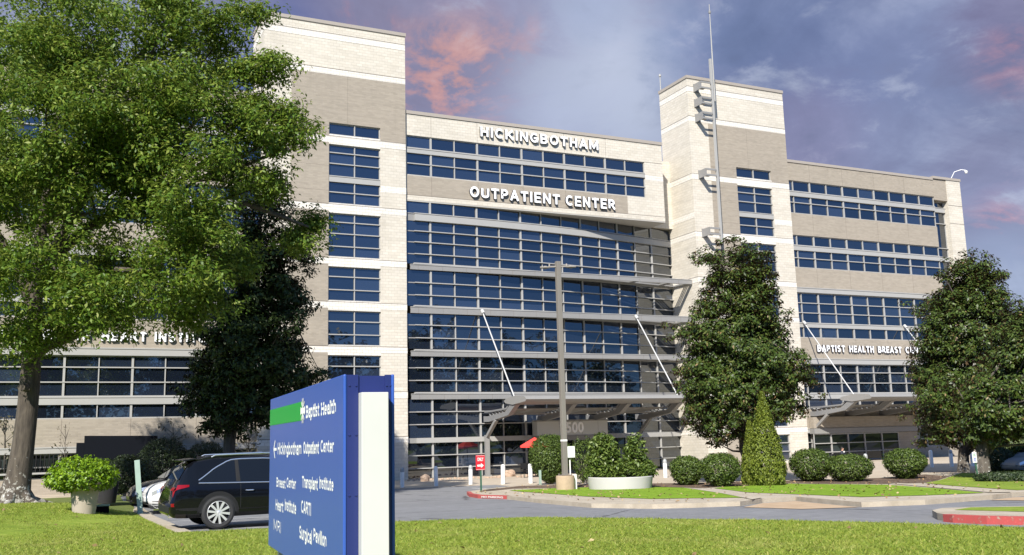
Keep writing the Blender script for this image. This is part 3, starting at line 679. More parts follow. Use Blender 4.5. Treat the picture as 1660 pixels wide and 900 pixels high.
# ---- central upper block
m = MB(); y = YF+.18
bx0, bx1 = 21.06, 42.28
m.box(bx0, bx1, y+.4, y+2.2, 18.78, 24.93, 0)
m.box(bx0, bx1, y, y+.4, 23.40, 24.93, 0)
m.box(bx0, bx1, y, y+.4, 18.78, 20.55, 0)
m.box(40.63, bx1, y, y+.4, 20.55, 23.40, 0)
m.box(bx0, bx0+.12, y, y+.4, 20.55, 23.40, 0)
m.box(bx0+.12, 38.92, y-.006, y, 19.16, 20.53, 1)
m.box(bx0, bx1+.004, y-.012, y, 18.78, 19.12, 0); m.box(bx0, bx1+.004, y-.014, y-.0, 19.12, 19.155, 3)
m.box(40.64, bx1+.006, y-.010, y, 21.95, 22.35, 2); m.box(40.64, bx1+.006, y-.012, y, 23.40, 23.425, 3)
for x in (22.98, 26.49, 30.04, 33.55, 37.14): m.box(x, x+.018, y-.010, y-.0, 19.16, 20.53, 3); m.box(x, x+.018, y-.003, y, 23.42, 24.9, 3)
cb = m.build('central_block', [BLOCK, BRICK, BAND, JOINT], BLD)
c = MB(); c.box(bx0+.01, bx1+.06, y-.06, y+2.26, 24.93, 25.17); c.build('coping', COPING, cb)
window(cb, bx0+.12, 40.63, 23.40, 20.55, alt([22.98+1.765*i for i in range(10)], True), [22.52, 21.40], [(22.42, 22.14)], gy=y+.14, proud=.05)
so_ = MB(); so_.box(bx0, bx1, y, y+5, 18.70, 18.778); so_.build('soffit', SOFF, cb)
core = MB(); core.box(21.05, 44.47, 66.5, 84, 0, 24.4); core.box(21.05, 44.47, 63.2, 66.5, 18.8, 24.4); core.build('roof_block', BLOCK, BLD)

# ---- curved curtain wall
def cy(x): return YF+.28 + .0048*max(0.0, x-21.05)**2
CX = [21.06] + [22.86+1.77*i for i in range(12)] + [44.46]
CTH = {0, 2, 4, 7, 9, 11}
STO = [(18.70, 14.37, [17.87, 16.63, 15.86, 15.04], [(17.79, 17.35)]), (13.94, 11.48, [13.06, 12.21], []), (10.96, 8.57, [10.17, 9.3], []), (8.08, 5.71, [7.29, 6.45], []), (5.19, .05, [4.37, 3.54, 1.52, .69], [(2.66, 2.33)])]
for zt, zb, tr, fa in STO:
    g = MB(); zs = sorted([zb, zt] + tr + [fa[0][0] if fa else zt, fa[0][1] if fa else zt]); zs = sorted(set(zs))
    glazing(g, CX, zs, cy); pane = g.build('glazing', GLASS, BLD, fixn=False)
    f = MB()
    for i, x in enumerate(CX[1:-1]):
        w = T_ if i in CTH else N_; f.box(x-w/2, x+w/2, cy(x)-.11, cy(x)-.005, zb, zt)
    for z in tr:
        for a, b in zip(CX[:-1], CX[1:]):
            a_ = a+.62 if a < 21.1 else a
            f.prism([(a_, cy(a_)-.20, z-.03), (a_, cy(a_)-.006, z-.03), (a_, cy(a_)-.006, z+.03), (a_, cy(a_)-.20, z+.03)], (b-a_, cy(b)-cy(a_), 0))
            if a < 21.1: f.box(a, a_, cy(a)-.05, cy(a)-.004, z-.035, z+.035, 1)
    for zt_, zb_ in fa:
        for a, b in zip(CX[:-1], CX[1:]):
            a_ = a+.64 if a < 21.1 else a
            f.prism([(a_, cy(a_)-.24, zb_), (a_, cy(a_)-.007, zb_), (a_, cy(a_)-.007, zt_), (a_, cy(a_)-.24, zt_)], (b-a_, cy(b)-cy(a_), 0))
            if a < 21.1: f.box(a, a_, cy(a)-.06, cy(a)-.004, zb_, zt_, 1)
    f.build('window_frame', [ALU, ALUD], pane)
    if zt > 14: pass

# ---- sun shelves: straight front beam, curved back beam, solid deck left and slatted openings right
def shelf(zt, zb, x1, parent=BLD):
    m = MB(); y0 = YF+.08; x0 = 21.35
    m.box(x0, x1, y0, y0+.10, zb, zt-.02, 0)
    n = int((x1-x0)/1.77)
    for i in range(n): m.box(x0+.55+1.77*i, x0+.562+1.77*i, y0-.004, y0, zb+.01, zt-.04, 2)
    m.box(x0-.0, x1, y0-.03, y0+.13, zt-.02, zt+.02, 1)
    # thin upper ledge nearer the glass
    for a, b in zip(CX[:-1], CX[1:]):
        a_ = max(a, x0+.25); b_ = min(b, x1)
        m.prism([(a_, cy(a_)-.26, zt+.03), (a_, cy(a_)-.008, zt+.03), (a_, cy(a_)-.008, zt+.12), (a_, cy(a_)-.26, zt+.12)], (b_-a_, cy(b_)-cy(a_), 0), 1)
        m.prism([(a_, cy(a_)-.14, zb+.02), (a_, cy(a_)-.007, zb+.02), (a_, cy(a_)-.007, zt+.029), (a_, cy(a_)-.14, zt+.029)], (b_-a_, cy(b_)-cy(a_), 0), 1)
    # deck
    ops = [(36.9, 39.5), (40.0, 42.6), (43.1, 44.3)]
    xs = [x0] + [v for o in ops for v in o] + [x1]
    zc = (zb+zt)/2
    for k in range(0, len(xs), 2):
        a, b = xs[k], xs[k+1]
        if b-a < .05: continue
        q = 8 if k == 0 else 1
        for j in range(q):
            u, v = a+(b-a)*j/q, a+(b-a)*(j+1)/q
            m.prism([(u, y0+.10, zc-.04), (v, y0+.10, zc-.04), (v, cy(v)-.141, zc-.04), (u, cy(u)-.141, zc-.04)], (0, 0, .10), 0)
    for a, b in ops:
        for k in range(3):
            yy = y0+.45+.22*k
            if yy < cy(a)-.5: m.box(a, b, yy, yy+.05, zc-.05, zc+.07, 0)
        yb_ = y0+.45+.66
        if cy(a)-.20 > yb_: m.prism([(a, cy(a)-.5, zc-.04), (b, cy(b)-.5, zc-.04), (b, cy(b)-.141, zc-.04), (a, cy(a)-.141, zc-.04)], (0, 0, .10), 0)
    return m.build('sun_shelf', [ALUD, ALU, JOINT], parent)
for zt, zb in ((14.28, 13.94), (11.38, 10.96), (8.40, 8.06), (5.55, 5.19)): shelf(zt, zb, 44.40)

# ---- wings
def wing(x0, x1, mx0, corner):
    y = YF+.13; m = MB(); BR, BA, JO = 0, 1, 2
    yb = y+.42
    m.box(x0, x1, yb, 90, 0, 24.84, BR)
    for a, b in ((24.84, 23.28), (20.46, 18.60), (15.84, 14.18), (10.00, 8.31), (4.22, 2.66), (0.9, 0)): m.box(x0, x1, y, yb, b, a, BR)
    n = int((x1-x0)/3.66)
    for i in range(n+1):
        x = mx0+3.66*i
        if x0 < x < x1-.1:
            for a, b in ((24.84, 23.28), (20.46, 18.60), (15.84, 14.18), (10.00, 8.31), (4.22, 2.66)): m.box(x, x+.018, y-.004, y, b+.01, a-.01, JO)
    w = m.build('wing', [BRICK, BAND, JOINT], BLD)
    c = MB(); c.box(x0, x1, y-.06, 90.06, 24.84, 25.07); c.build('coping', COPING, w)
    mus = []; k = 0; x = mx0
    while x > x0+1.9: x -= 1.83; k += 1
    while x < x1-.12:
        if x > x0+.3: mus.append((x, T_ if k % 2 == 0 else N_))
        x += 1.83; k -= 1
    gy = y+.15
    window(w, x0, x1, 23.28, 20.46, mus, [22.38, 21.40], [(22.28, 21.94)], gy=gy, proud=.06)
    window(w, x0, x1, 18.60, 15.84, mus, [17.74, 16.66], [(17.64, 17.30)], gy=gy, proud=.06)
    window(w, x0, x1, 13.75, 10.00, mus, [12.89, 12.07, 11.24], [(11.15, 10.86)], gy=gy, proud=.06)
    window(w, x0, x1, 7.86, 4.22, mus, [7.17, 6.31, 5.50], [(5.38, 5.02)], gy=gy, proud=.06)
    window(w, x0, x1, 2.30, .9, mus, [1.55], [], gy=gy, proud=.06, glass=GLASSD)
    b = MB()
    for zt, zb in ((14.18, 13.75), (8.31, 7.86), (2.66, 2.30)):
        b.box(x0, x1, y-.10, yb, zb, zt-.09); b.box(x0, x1, y-.13, yb, zt-.075, zt)
    b.build('metal_fascia', ALU, w)
    return w
wl = wing(-16.0, 11.35, 0.42, False)
wr = wing(54.17, 71.85, 57.18, True)
# right end: recessed glass bay and pale pier
m = MB(); m.box(73.55, 75.35, YF+.1, 90, 0, 25.0); 
for z in (22.6, 20.9, 17.0, 13.0, 9.0): m.box(73.53, 75.37, YF+.085, YF+.1, z, z+.03, 1)
pier = m.build('corner_pier', [BLOCK, JOINT], BLD); c = MB(); c.box(71.86, 75.42, YF+.04, 90.06, 25.0, 25.23); c.build('coping', COPING, pier)
m = MB(); m.box(71.86, 73.55, YF+1.2, 89, 0, 25.0); m.box(71.86, 73.55, YF+.16, YF+1.2, 23.0, 24.99); rc = m.build('corner_bay', BRICK, BLD)
window(rc, 71.87, 73.54, 22.98, .2, [], [20.9, 18.6, 15.9, 13.2, 10.4, 7.6, 4.8], [(22.3, 21.95), (17.7, 17.35)], gy=YF+.7)

# ---- lettering on the walls
def lettering(parent, body, x0, x1, z0, h, Y, d=.17, bold=.058):
    return stroke_text(body, x0, x1, z0, h, .205, wall_frame(Y), 'lettering', parent, [LETW, LETS], False, d)
lettering(cb, 'HICKINGBOTHAM', 26.70, 36.42, 23.86, .74, YF+.17)
lettering(cb, 'OUTPATIENT', 25.80, 32.95, 19.33, .78, YF+.165); lettering(cb, 'CENTER', 33.45, 37.66, 19.33, .78, YF+.165)
for bd, a, b in (('BAPTIST', 56.45, 59.44), ('HEALTH', 59.92, 62.66), ('BREAST', 63.14, 65.86), ('CENTER', 66.34, 69.35)): lettering(wr, bd, a, b, 8.86, .56, YF+.125, .15)
for bd, a, b in (('BAPTIST', -4.55, -1.35), ('HEALTH', -1.05, 1.70), ('HEART', 2.30, 4.78), ('INSTITUTE', 5.22, 9.15)): lettering(wl, bd, a, b, 8.70, .58, YF+.125, .15)

# ---- entrance canopies
def canopy(xs, x_end, wallfun, name='entrance_canopy', colx=None):
    root = empty(name, parent=BLD)
    m = MB(); hexp = lambda x: [(x, 57.5, 4.90), (x, 57.2, 5.02), (x, 55.9, 5.16), (x, 54.45, 5.06), (x, 54.15, 4.86), (x, 54.3, 4.74), (x, 56.2, 4.60), (x, 57.3, 4.74)]
    m.prism(hexp(xs[0]), (x_end-xs[0], 0, 0)); m.build('canopy_beam', ALUD, root)
    e = MB(); 
    for x in (xs[0]-.05, x_end+.003): e = MB(); e.prism(hexp(x), (.047, 0, 0)); e.build('end_plate', ALUD, root)
    for x in xs:
        wy = wallfun(x); a = MB()
        lo = [(wy, 3.64), (60.2, 3.62), (57.05, 3.97), (55.9, 4.60), (56.75, 4.62), (57.5, 4.20), (60.6, 3.98), (wy, 4.02)]
        a.prism([(x+.02, p[0], p[1]) for p in lo], (.34, 0, 0))
        a.prism([(x+.08, p[0], p[1]) for p in [(wy, 4.26), (59.9, 4.26), (57.4, 4.36), (57.0, 4.62), (57.2, 4.62), (57.5, 4.46), (59.9, 4.38), (wy, 4.40)]], (.22, 0, 0))
        for k in range(5):
            yy = 58.0+.55*k; a.bar((x+.19, yy, 4.02), (x+.19, yy+.28, 4.36), .10, .05)
        a.build('canopy_arm', STEEL, root)
    p = MB(); n = 12
    for a_, b_ in zip(xs[:-1], xs[1:]):
        for k in range(2):
            u = a_+.40+(b_-a_-.42)*k/2; v = a_+.40+(b_-a_-.42)*(k+1)/2-.05
            p.add([(u, 60.9, 4.12), (v, 60.9, 4.12), (v, 57.6, 4.36), (u, 57.6, 4.36), (u, 60.9, 4.17), (v, 60.9, 4.17), (v, 57.6, 4.41), (u, 57.6, 4.41)], [(0,1,2,3),(7,6,5,4),(0,4,5,1),(1,5,6,2),(2,6,7,3),(3,7,4,0)])
    for k, yy in enumerate((58.4, 59.6)): p.box(xs[0]+.36, x_end, yy, yy+.12, 4.04+.00, 4.10)
    p.build('roof_panel', ALUD, root)
    for x in (xs[0], xs[-1]):
        r = MB(); r.tube((x, YF+.05, 11.30), (x, 56.0, 5.12), .047, n=10); r.tube((x, YF+.02, 11.30), (x, YF-.22, 11.05), .12, n=8); r.build('tie_rod', RODM, root)
        cx_ = x+.12; wy = wallfun(x)
        c = MB(); c.box(cx_-.14, cx_+.14, wy-.42, wy-.16, .02, 2.75); c.box(cx_-.22, cx_+.22, wy-.5, wy-.1, .02, .10)
        c.bar((cx_, wy-.3, 2.6), (cx_, wy-1.9, 3.72), .22, .20); c.build('column', ALUD, root)
    return root
canopy([26.54, 30.72, 34.9, 39.07], 39.6, lambda x: min(cy(x)-.22, 61.6))
canopy([55.25, 59.0, 62.75, 66.5], 66.95, lambda x: YF+.12, colx=1)

# ---- entrance vestibule with the street number
v = MB(); vx0, vx1, vy = 30.35, 36.0, 60.45
v.box(vx0, vx1, vy, cy(vx0)-.3, 2.62, 3.58, 0); v.box(vx0, vx0+.25, vy+.002, cy(vx0)-.3, 0.02, 2.62, 1); v.box(vx1-.25, vx1, vy+.002, cy(vx1)-.3, .02, 2.62, 1)
v.box(vx0-.05, vx1+.05, vy-.06, cy(vx0)-.3, 3.58, 3.68, 1); v.box(vx0, vx1, vy-.05, vy, 2.35, 2.60, 1)
for x in (32.1, 33.9, 35.2): v.box(x, x+.02, vy-.004, vy, 2.64, 3.56, 1)
ve = v.build('vestibule', [plain('pale_metal_panel', (.52, .52, .49), .45, .1, .05, 1.0), ALUD], BLD)
text_mesh('9500', 32.1, 34.0, 2.78, .74, .06, wall_frame(vy-.006), 'lettering', ve, [LETW, LETW], .03)
d = MB(); glazing(d, [vx0+.25, 31.8, 33.3, 34.8, vx1-.25], [.03, 2.35], lambda x: vy+.12); dr = d.build('door', GLASSD, ve, fixn=False)
f = MB()
for x in (vx0+.28, 31.8, 33.3, 34.8, vx1-.28): f.box(x-.05, x+.05, vy+.03, vy+.115, .03, 2.35)
f.box(vx0+.25, vx1-.25, vy+.035, vy+.112, 2.25, 2.349); f.box(vx0+.25, vx1-.25, vy+.035, vy+.112, .03, .2); f.build('door_frame', ALUD, dr)
# under the right canopy: entrance glazing and brick lintel
e = MB(); e.box(55.0, 66.8, YF-.5, YF+.02, 2.66, 3.55, 0); e.box(55.0, 66.8, YF-.56, YF+.02, 2.22, 2.64, 1); en = e.build('entrance_lintel', [BRICK, ALUD], BLD)
window(en, 55.0, 64.2, 2.2, .05, [(56.8, .1), (58.6, .1), (60.4, .1), (62.3, .1)], [1.45, .75], gy=YF-.35, glass=GLASSD, name='entrance_glazing')
e = MB(); e.box(64.2, 66.4, YF-.4, YF+.02, .02, 2.2); e.build('entrance_pier', BRICK, BLD)
# louvres at the foot of the left wing
l = MB()
for i in range(60): l.box(-3.0+.22*i, -2.95+.22*i, YF-.02, YF+.06, 1.32, 2.24)
l.box(-3.1, 10.3, YF-.08, YF+.12, 1.18, 1.28, 1); l.build('railing', [BLACKP, ALU], BLD)
rebase(BLD, (33.0, YF, 0.0))

# roof-edge camera and lightning rod, facade mast
m = MB(); a = onY(1540, 290, YF+.6); m.path([(a[0], a[1], 25.2), (a[0]+.25, a[1]-.35, 25.95), (a[0]+.7, a[1]-.75, 26.1), (a[0]+1.0, a[1]-1.0, 26.0)], [.035]*4, 8)
cm = empty('security_camera', (a[0], a[1], 25.2)); b = m.build('bracket', WHITE, cm)
d = MB(); d.lathe([(0, -.20), (.10, -.17), (.14, -.07), (.17, 0), (.09, .09), (.04, .12)], (a[0]+1.0, a[1]-1.0, 25.88), 14); d.build('camera_dome', [WHITE], cm, True)
rebase(cm, (a[0], a[1], 25.2)); tag(cm, 'white dome camera on a curved arm at the right roof corner', 'camera')
m = MB(); m.tube((44.6, 64.0, 30.7), (44.6, 64.0, 32.0), .05, .04); m.lathe([(.05, 0), (.1, .04), (.1, .2), (.03, .26)], (44.6, 64.0, 32.0), 10)
o = m.build('roof_beacon', ALU); rebase(o, (44.6, 64.0, 30.7)); tag(o, 'short thin beacon rod on the back corner of the right tower', 'beacon')
mast = empty('antenna_mast'); YM, YW, XM = 59.2, YF-.66, 46.15
m = MB(); m.box(XM-.085, XM+.085, YM-.08, YM+.08, 16.9, 32.0); m.build('mast_post', ALU, mast)
m = MB(); m.path([(XM+.24, YM, 28.5), (XM+.24, YM, 32.3), (XM+.26, YM, 36.7)], [.06, .055, .03], 8); m.build('aerial', ALU, mast)
m = MB(); m.lathe([(.07, 0), (.1, .05), (.1, .22), (.02, .28)], (XM+.26, YM, 35.9), 8); m.build('beacon_lamp', ALUD, mast)
for zb in (29.42, 28.15, 26.90, 22.28, 17.58):
    m = MB(); m.box(45.10, 45.16, YM+.0, YW-.001, zb, zb+.62); m.box(45.10, XM-.085, YM-.06, YM+.0, zb, zb+.14); m.box(45.10, XM-.085, YM-.06, YM+.0, zb+.46, zb+.60); m.box(45.05, 45.55, YW-.06, YW-.001, zb-.02, zb+.66)
    m.box(45.16, 45.5, YM+.001, YM+.3, zb, zb+.05)
    m.build('mast_bracket', ALUD, mast)
rebase(mast, (XM, YW, 16.9)); tag(mast, 'tall silver antenna mast bracketed to the front of the right tower', 'antenna')
# ================================================================== foliage
def leaf_object(name, cen, nrm, size, aspect, m, parent, fold=.18, tip=None, rg=None):
    """Four-cornered leaves (stem, two shoulders, tip), folded along the midrib. cen, nrm: (N,3); size: (N,)"""
    r = rg if rg is not None else rng
    N = len(cen); nrm = nrm/np.maximum(np.linalg.norm(nrm, axis=1, keepdims=True), 1e-6)
    t = r.normal(size=(N, 3)) if tip is None else tip + .6*r.normal(size=(N, 3))
    t = t - (t*nrm).sum(1, keepdims=True)*nrm; t /= np.maximum(np.linalg.norm(t, axis=1, keepdims=True), 1e-6)
    b = np.cross(t, nrm); L = size[:, None]; Wd = L*aspect
    v = np.empty((N, 4, 3), np.float32)
    v[:, 0] = cen - t*L*.5; v[:, 2] = cen + t*L*.5 - nrm*L*.12
    v[:, 1] = cen + b*Wd*.5 + nrm*Wd*fold - t*L*.05; v[:, 3] = cen - b*Wd*.5 + nrm*Wd*fold - t*L*.05
    me = bpy.data.meshes.new(name); me.vertices.add(4*N); me.vertices.foreach_set('co', v.ravel())
    me.loops.add(4*N); me.loops.foreach_set('vertex_index', np.arange(4*N, dtype=np.int32))
    me.polygons.add(N); me.polygons.foreach_set('loop_start', np.arange(0, 4*N, 4, dtype=np.int32))
    me.polygons.foreach_set('loop_total', np.full(N, 4, np.int32)) if hasattr(me.polygons[0], 'loop_total') and False else None
    me.materials.append(m); me.update(calc_edges=True); me.validate()
    o = bpy.data.objects.new(name, me); COL.objects.link(o)
    if parent is not None: o.parent = parent
    return o
def unit(n, r=None):
    v = (r or rng).normal(size=(n, 3)); return v/np.linalg.norm(v, axis=1, keepdims=True)
def clumps_to_leaves(C_, rad, per, size, up=.5, out_c=None, flat=.7, jit=.3):
    """per leaves round every clump centre; returns centres, normals, sizes"""
    n = len(C_)*per; idx = np.repeat(np.arange(len(C_)), per)
    d = unit(n); rr = rng.random(n)**(1/2.2)
    off = d*rr[:, None]*rad[idx][:, None]; off[:, 2] *= flat
    cen = C_[idx] + off
    nr = d*.5 + unit(n)*.55 + np.array([0, 0, up])
    if out_c is not None:
        o_ = cen-out_c; o_ /= np.maximum(np.linalg.norm(o_, axis=1, keepdims=True), 1e-6); nr += o_*.5
    return cen, nr, size*(1+jit*rng.normal(size=n)).clip(.5, 1.6), d
RH = np.array([_c(CAM_YAW), -_s(CAM_YAW), 0.0]); FH = np.array([_s(CAM_YAW), _c(CAM_YAW), 0.0])   # horizontal right / forward of the view

def limbs(mb, base, tips, r0, joint):
    for t in tips:
        t = np.array(t); j = np.array(joint)+rng.normal(size=3)*.15; mid = (j+t)/2 + rng.normal(size=3)*.35 + np.array([0, 0, .25])
        L = np.linalg.norm(t-j); mb.path([j, j*.7+mid*.3, mid, mid*.4+t*.6, t], [r0*.9, r0*.72, r0*.5, r0*.32, r0*.12], 7)

# ---- the large oak at the left
def oak():
    root = empty('oak_tree'); base = np.array(gp(22, 817)); tb = t_of(base[0], base[1]); k = tb/FOC
    lobes = [(60,430,105,-2.6),(150,480,62,-3),(40,555,52,-1.5),(262,440,85,-2.2),(335,385,78,-1.2),(290,310,105,-1.6),(395,215,66,-.4),(440,225,42,0),(405,125,52,.4),(355,60,56,.2),(270,35,80,-1),(150,55,110,-1.4),(25,80,110,-1.8),
             (85,205,108,-2.8),(185,185,88,-2.3),(250,160,84,-2.2),(325,150,72,-1),(15,305,92,-2.4),(150,305,105,-1.4),(228,262,86,-.4),(372,292,56,.4),(432,300,36,.8),(455,185,36,.4),(474,222,24,.4),(190,505,52,-.5),(330,480,52,-.4),(385,430,44,.6),(110,520,42,-.4),
             (300,515,34,0),(-70,480,90,-.5),(-90,150,110,0),(-100,310,150,0),(90,-25,90,0),(270,-15,60,0),(420,175,44,.2),(445,110,20,.2),(400,20,22,.3),(505,366,20,2.6),(484,392,20,2.4),(120,120,130,3.2),(230,220,110,3.0),(60,330,120,3.2),(310,110,80,2.6),(170,420,85,2.6),(300,400,70,2.4),(-60,230,120,3.5)]
    C_, Rr_, tips = [], [], []
    for (x, y, r, dz) in lobes:
        c = at_t(x, y, tb+dz*1.25); R_ = max(.25, r*k-.42); n = int(28+R_*R_*30)
        d = unit(n); rr = R_*(.45+.58*rng.random(n)**.6)
        pts = c + d*rr[:, None]*np.array([1, 1, .85]); nb = max(2, n//9); own = rng.random(n) < .15; br = rng.integers(0, nb, n)
        pts = np.where(own[:, None], pts, pts[br]+rng.normal(size=(n, 3))*np.array([.44, .44, .24])); C_.append(pts); Rr_.append(np.full(n, .50)+.22*rng.random(n)); tips.append(c)
    C_ = np.vstack(C_); Rr_ = np.hstack(Rr_)
    keep = rng.random(len(C_)) < .98; C_, Rr_ = C_[keep], Rr_[keep]
    cen, nr, sz, d = clumps_to_leaves(C_, Rr_, 54, .17, .45, None, .75)
    leaf_object('crown', cen, nr, sz, .42, LEAF_OAK, root, tip=d)
    m = MB(); z0 = base[2]; P = [(20,840,0),(21,820,0),(24,800,0),(30,775,0),(38,720,0),(45,660,0),(50,600,0),(54,540,-.1),(58,470,-.1),(64,400,0),(75,320,0),(88,230,0),(100,130,0)]
    wd = [40,31,23,19,16.5,15.5,15,13,11,9,7,5,3]
    pts = [at_t(x, y, tb+dz) for x, y, dz in P]; m.path(pts, [w*k for w in wd], 16)
    for i in range(6):
        a = i*1.05+.3; m.path([base+np.array([math.cos(a)*.30, math.sin(a)*.30, .45]), base+np.array([math.cos(a)*.62, math.sin(a)*.62, .10]), base+np.array([math.cos(a)*1.0, math.sin(a)*1.0, .0]), base+np.array([math.cos(a)*1.5, math.sin(a)*1.5, -.12])], [.24, .17, .11, .05], 10)
    for lst in ([(45,585,0),(75,562,-.1),(120,545,-.3),(165,520,-.5),(205,490,-.8)], [(58,480,0),(90,400,-.3),(130,330,-.6),(165,240,-.8),(195,170,-1)], [(60,440,0),(140,370,.3),(220,330,.2),(300,290,0),(370,230,0)],
                [(56,500,0),(20,420,-.4),(-30,340,-.8),(-70,250,-1)], [(75,320,0),(130,220,.4),(200,120,.6),(270,40,.4)], [(100,350,.2),(108,285,-1.5),(150,235,-2.2),(178,205,-2.5)], [(160,240,-.8),(230,180,-1.2),(320,150,-1)], [(240,330,.2),(330,350,-.2),(400,330,.8),(500,368,2.4)]):
        pp = [at_t(x, y, tb+dz) for x, y, dz in lst]; n = len(pp); m.path(pp, [(.26-.21*i/(n-1)) for i in range(n)], 8)
    for t in tips[:29]:
        j = np.array(at_t(60, 430, tb)); s_ = t+ (j-t)*.35; m.path([s_, (s_+t)/2+rng.normal(size=3)*.2, t+rng.normal(size=3)*.3], [.09, .06, .02], 6)
    # cut-limb scars
    for (x, y, r) in ((47, 592, .13), (36, 628, .15)):
        c = at_t(x, y, tb-.86*.98); m.path([c+FH*.25, c-FH*.06], [r, r*.92], 14)
    m.build('trunk', BARK_OAK, root, True)
    rebase(root, base); tag(root, 'large spreading oak with a lichen-spotted trunk at the left edge', 'tree')
oak()

# ---- magnolias: a crown described by its width at each height, built of leaf whorls on branch tips
def magnolia(name, label, basepx, rows, n_tip, leaf, trunk_r, mleaf, per=12, zbase=None, group=None, trunkpx=None):
    root = empty(name); base = np.array(gp(*basepx)); tb = t_of(base[0], base[1]); k = tb/FOC
    ys = np.array([r[0] for r in rows], float); xl = np.array([r[1] for r in rows], float); xr = np.array([r[2] for r in rows], float)
    wts = (xr-xl)+8; yy = np.linspace(ys[0], ys[-1], 400); wi = np.interp(yy, ys, wts)**1.5; wi /= wi.sum()
    y = rng.choice(yy, n_tip, p=wi) + rng.normal(size=n_tip)*2
    a = np.interp(y, ys, xl); b = np.interp(y, ys, xr); th = rng.random(n_tip)*2*np.pi
    # lumps: branches reach unevenly
    lump = .86+.20*np.sin(3*th+y*.05)*np.sin(y*.11+th) ; rho = (.30+.70*rng.random(n_tip)**.45)*lump
    off = (b-a)/2*k*rho; cx = (a+b)/2
    axis = np.array([at_t(x, q, tb) for x, q in zip(cx, y)])
    C_ = axis + RH*(off*np.cos(th))[:, None] + FH*(off*np.sin(th))[:, None]
    nb = n_tip//7; br = rng.integers(0, nb, n_tip); sp = rng.normal(size=(n_tip, 3))*np.array([.42, .42, .22]); own = rng.random(n_tip) < .12
    C_ = np.where(own[:, None], C_, C_[br] + sp)
    cen, nr, sz, d = clumps_to_leaves(C_, np.full(n_tip, leaf*2.1), per, leaf, .55, np.array([axis[:, 0].mean(), axis[:, 1].mean(), axis[:, 2].mean()]), .7)
    leaf_object('crown', cen, nr, sz, .46, mleaf, root, tip=d*1.5, fold=.12)
    m = MB(); tp = trunkpx or [(basepx[0], basepx[1]+6), (basepx[0], basepx[1]), (basepx[0], basepx[1]-40), ((basepx[0]+cx.mean())/2, (basepx[1]+ys[-1])/2-20), (cx.mean(), ys[len(ys)//2]), (cx.mean(), ys[0]+30)]
    rr_ = [trunk_r*q for q in (1.5, 1.3, 1.0, .85, .6, .15)]
    m.path([at_t(x, q, tb) for x, q in tp], rr_, 12)
    for i in range(0, n_tip, max(1, n_tip//70)):
        ax = axis[i]; s0 = at_t(np.interp(y[i]+25, [ys[0], basepx[1]], [cx.mean(), basepx[0]]), y[i]+30, tb); m.path([s0, s0*.5+C_[i]*.5-np.array([0, 0, .15]), C_[i]], [.07, .045, .015], 5)
    m.build('trunk', BARK_MAG, root, True)
    rebase(root, base); tag(root, label, 'tree', group); return root
magnolia('magnolia_tree', 'conical magnolia with rust-backed leaves between the entrance and the right tower', (1212, 785),
         [(393,1160,1172),(402,1150,1232),(425,1128,1240),(450,1132,1258),(475,1150,1256),(490,1128,1252),(515,1130,1272),(530,1106,1262),(555,1104,1284),(580,1108,1300),(600,1100,1312),(620,1102,1292),(640,1108,1318),(660,1104,1306),(680,1116,1288),(700,1128,1214),(716,1150,1196)], 2400, .165, .24, LEAF_MAG, 38)
magnolia('magnolia_tree', 'broad magnolia at the right whose crown hides the end of the wall lettering', (1562, 768),
         [(410,1562,1576),(425,1548,1600),(445,1530,1612),(462,1548,1630),(478,1512,1622),(500,1494,1650),(520,1500,1640),(540,1484,1660),(560,1478,1650),(585,1490,1668),(610,1474,1670),(635,1480,1668),(660,1478,1672),(680,1490,1660),(700,1505,1640),(718,1520,1620)], 2400, .175, .25, LEAF_MAG, 38)
magnolia('magnolia_tree', 'magnolia with a pale mossy trunk behind the blue accessible-parking sign', (1592, 782),
         [(495,1648,1668),(515,1632,1690),(540,1640,1720),(570,1604,1730),(600,1590,1750),(630,1562,1756),(660,1548,1750),(690,1552,1730),(710,1572,1690)], 1400, .175, .28, LEAF_MAG, 32, trunkpx=[(1597,792),(1595,783),(1592,740),(1592,700),(1625,660),(1655,600)])
def mag_left():
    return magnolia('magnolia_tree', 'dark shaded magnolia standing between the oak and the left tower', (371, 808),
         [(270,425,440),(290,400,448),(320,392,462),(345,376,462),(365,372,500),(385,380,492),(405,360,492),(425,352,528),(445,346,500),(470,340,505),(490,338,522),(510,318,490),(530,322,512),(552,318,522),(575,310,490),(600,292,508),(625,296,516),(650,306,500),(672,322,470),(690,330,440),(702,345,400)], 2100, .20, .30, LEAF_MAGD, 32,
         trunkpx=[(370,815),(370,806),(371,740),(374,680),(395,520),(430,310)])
mag_left()

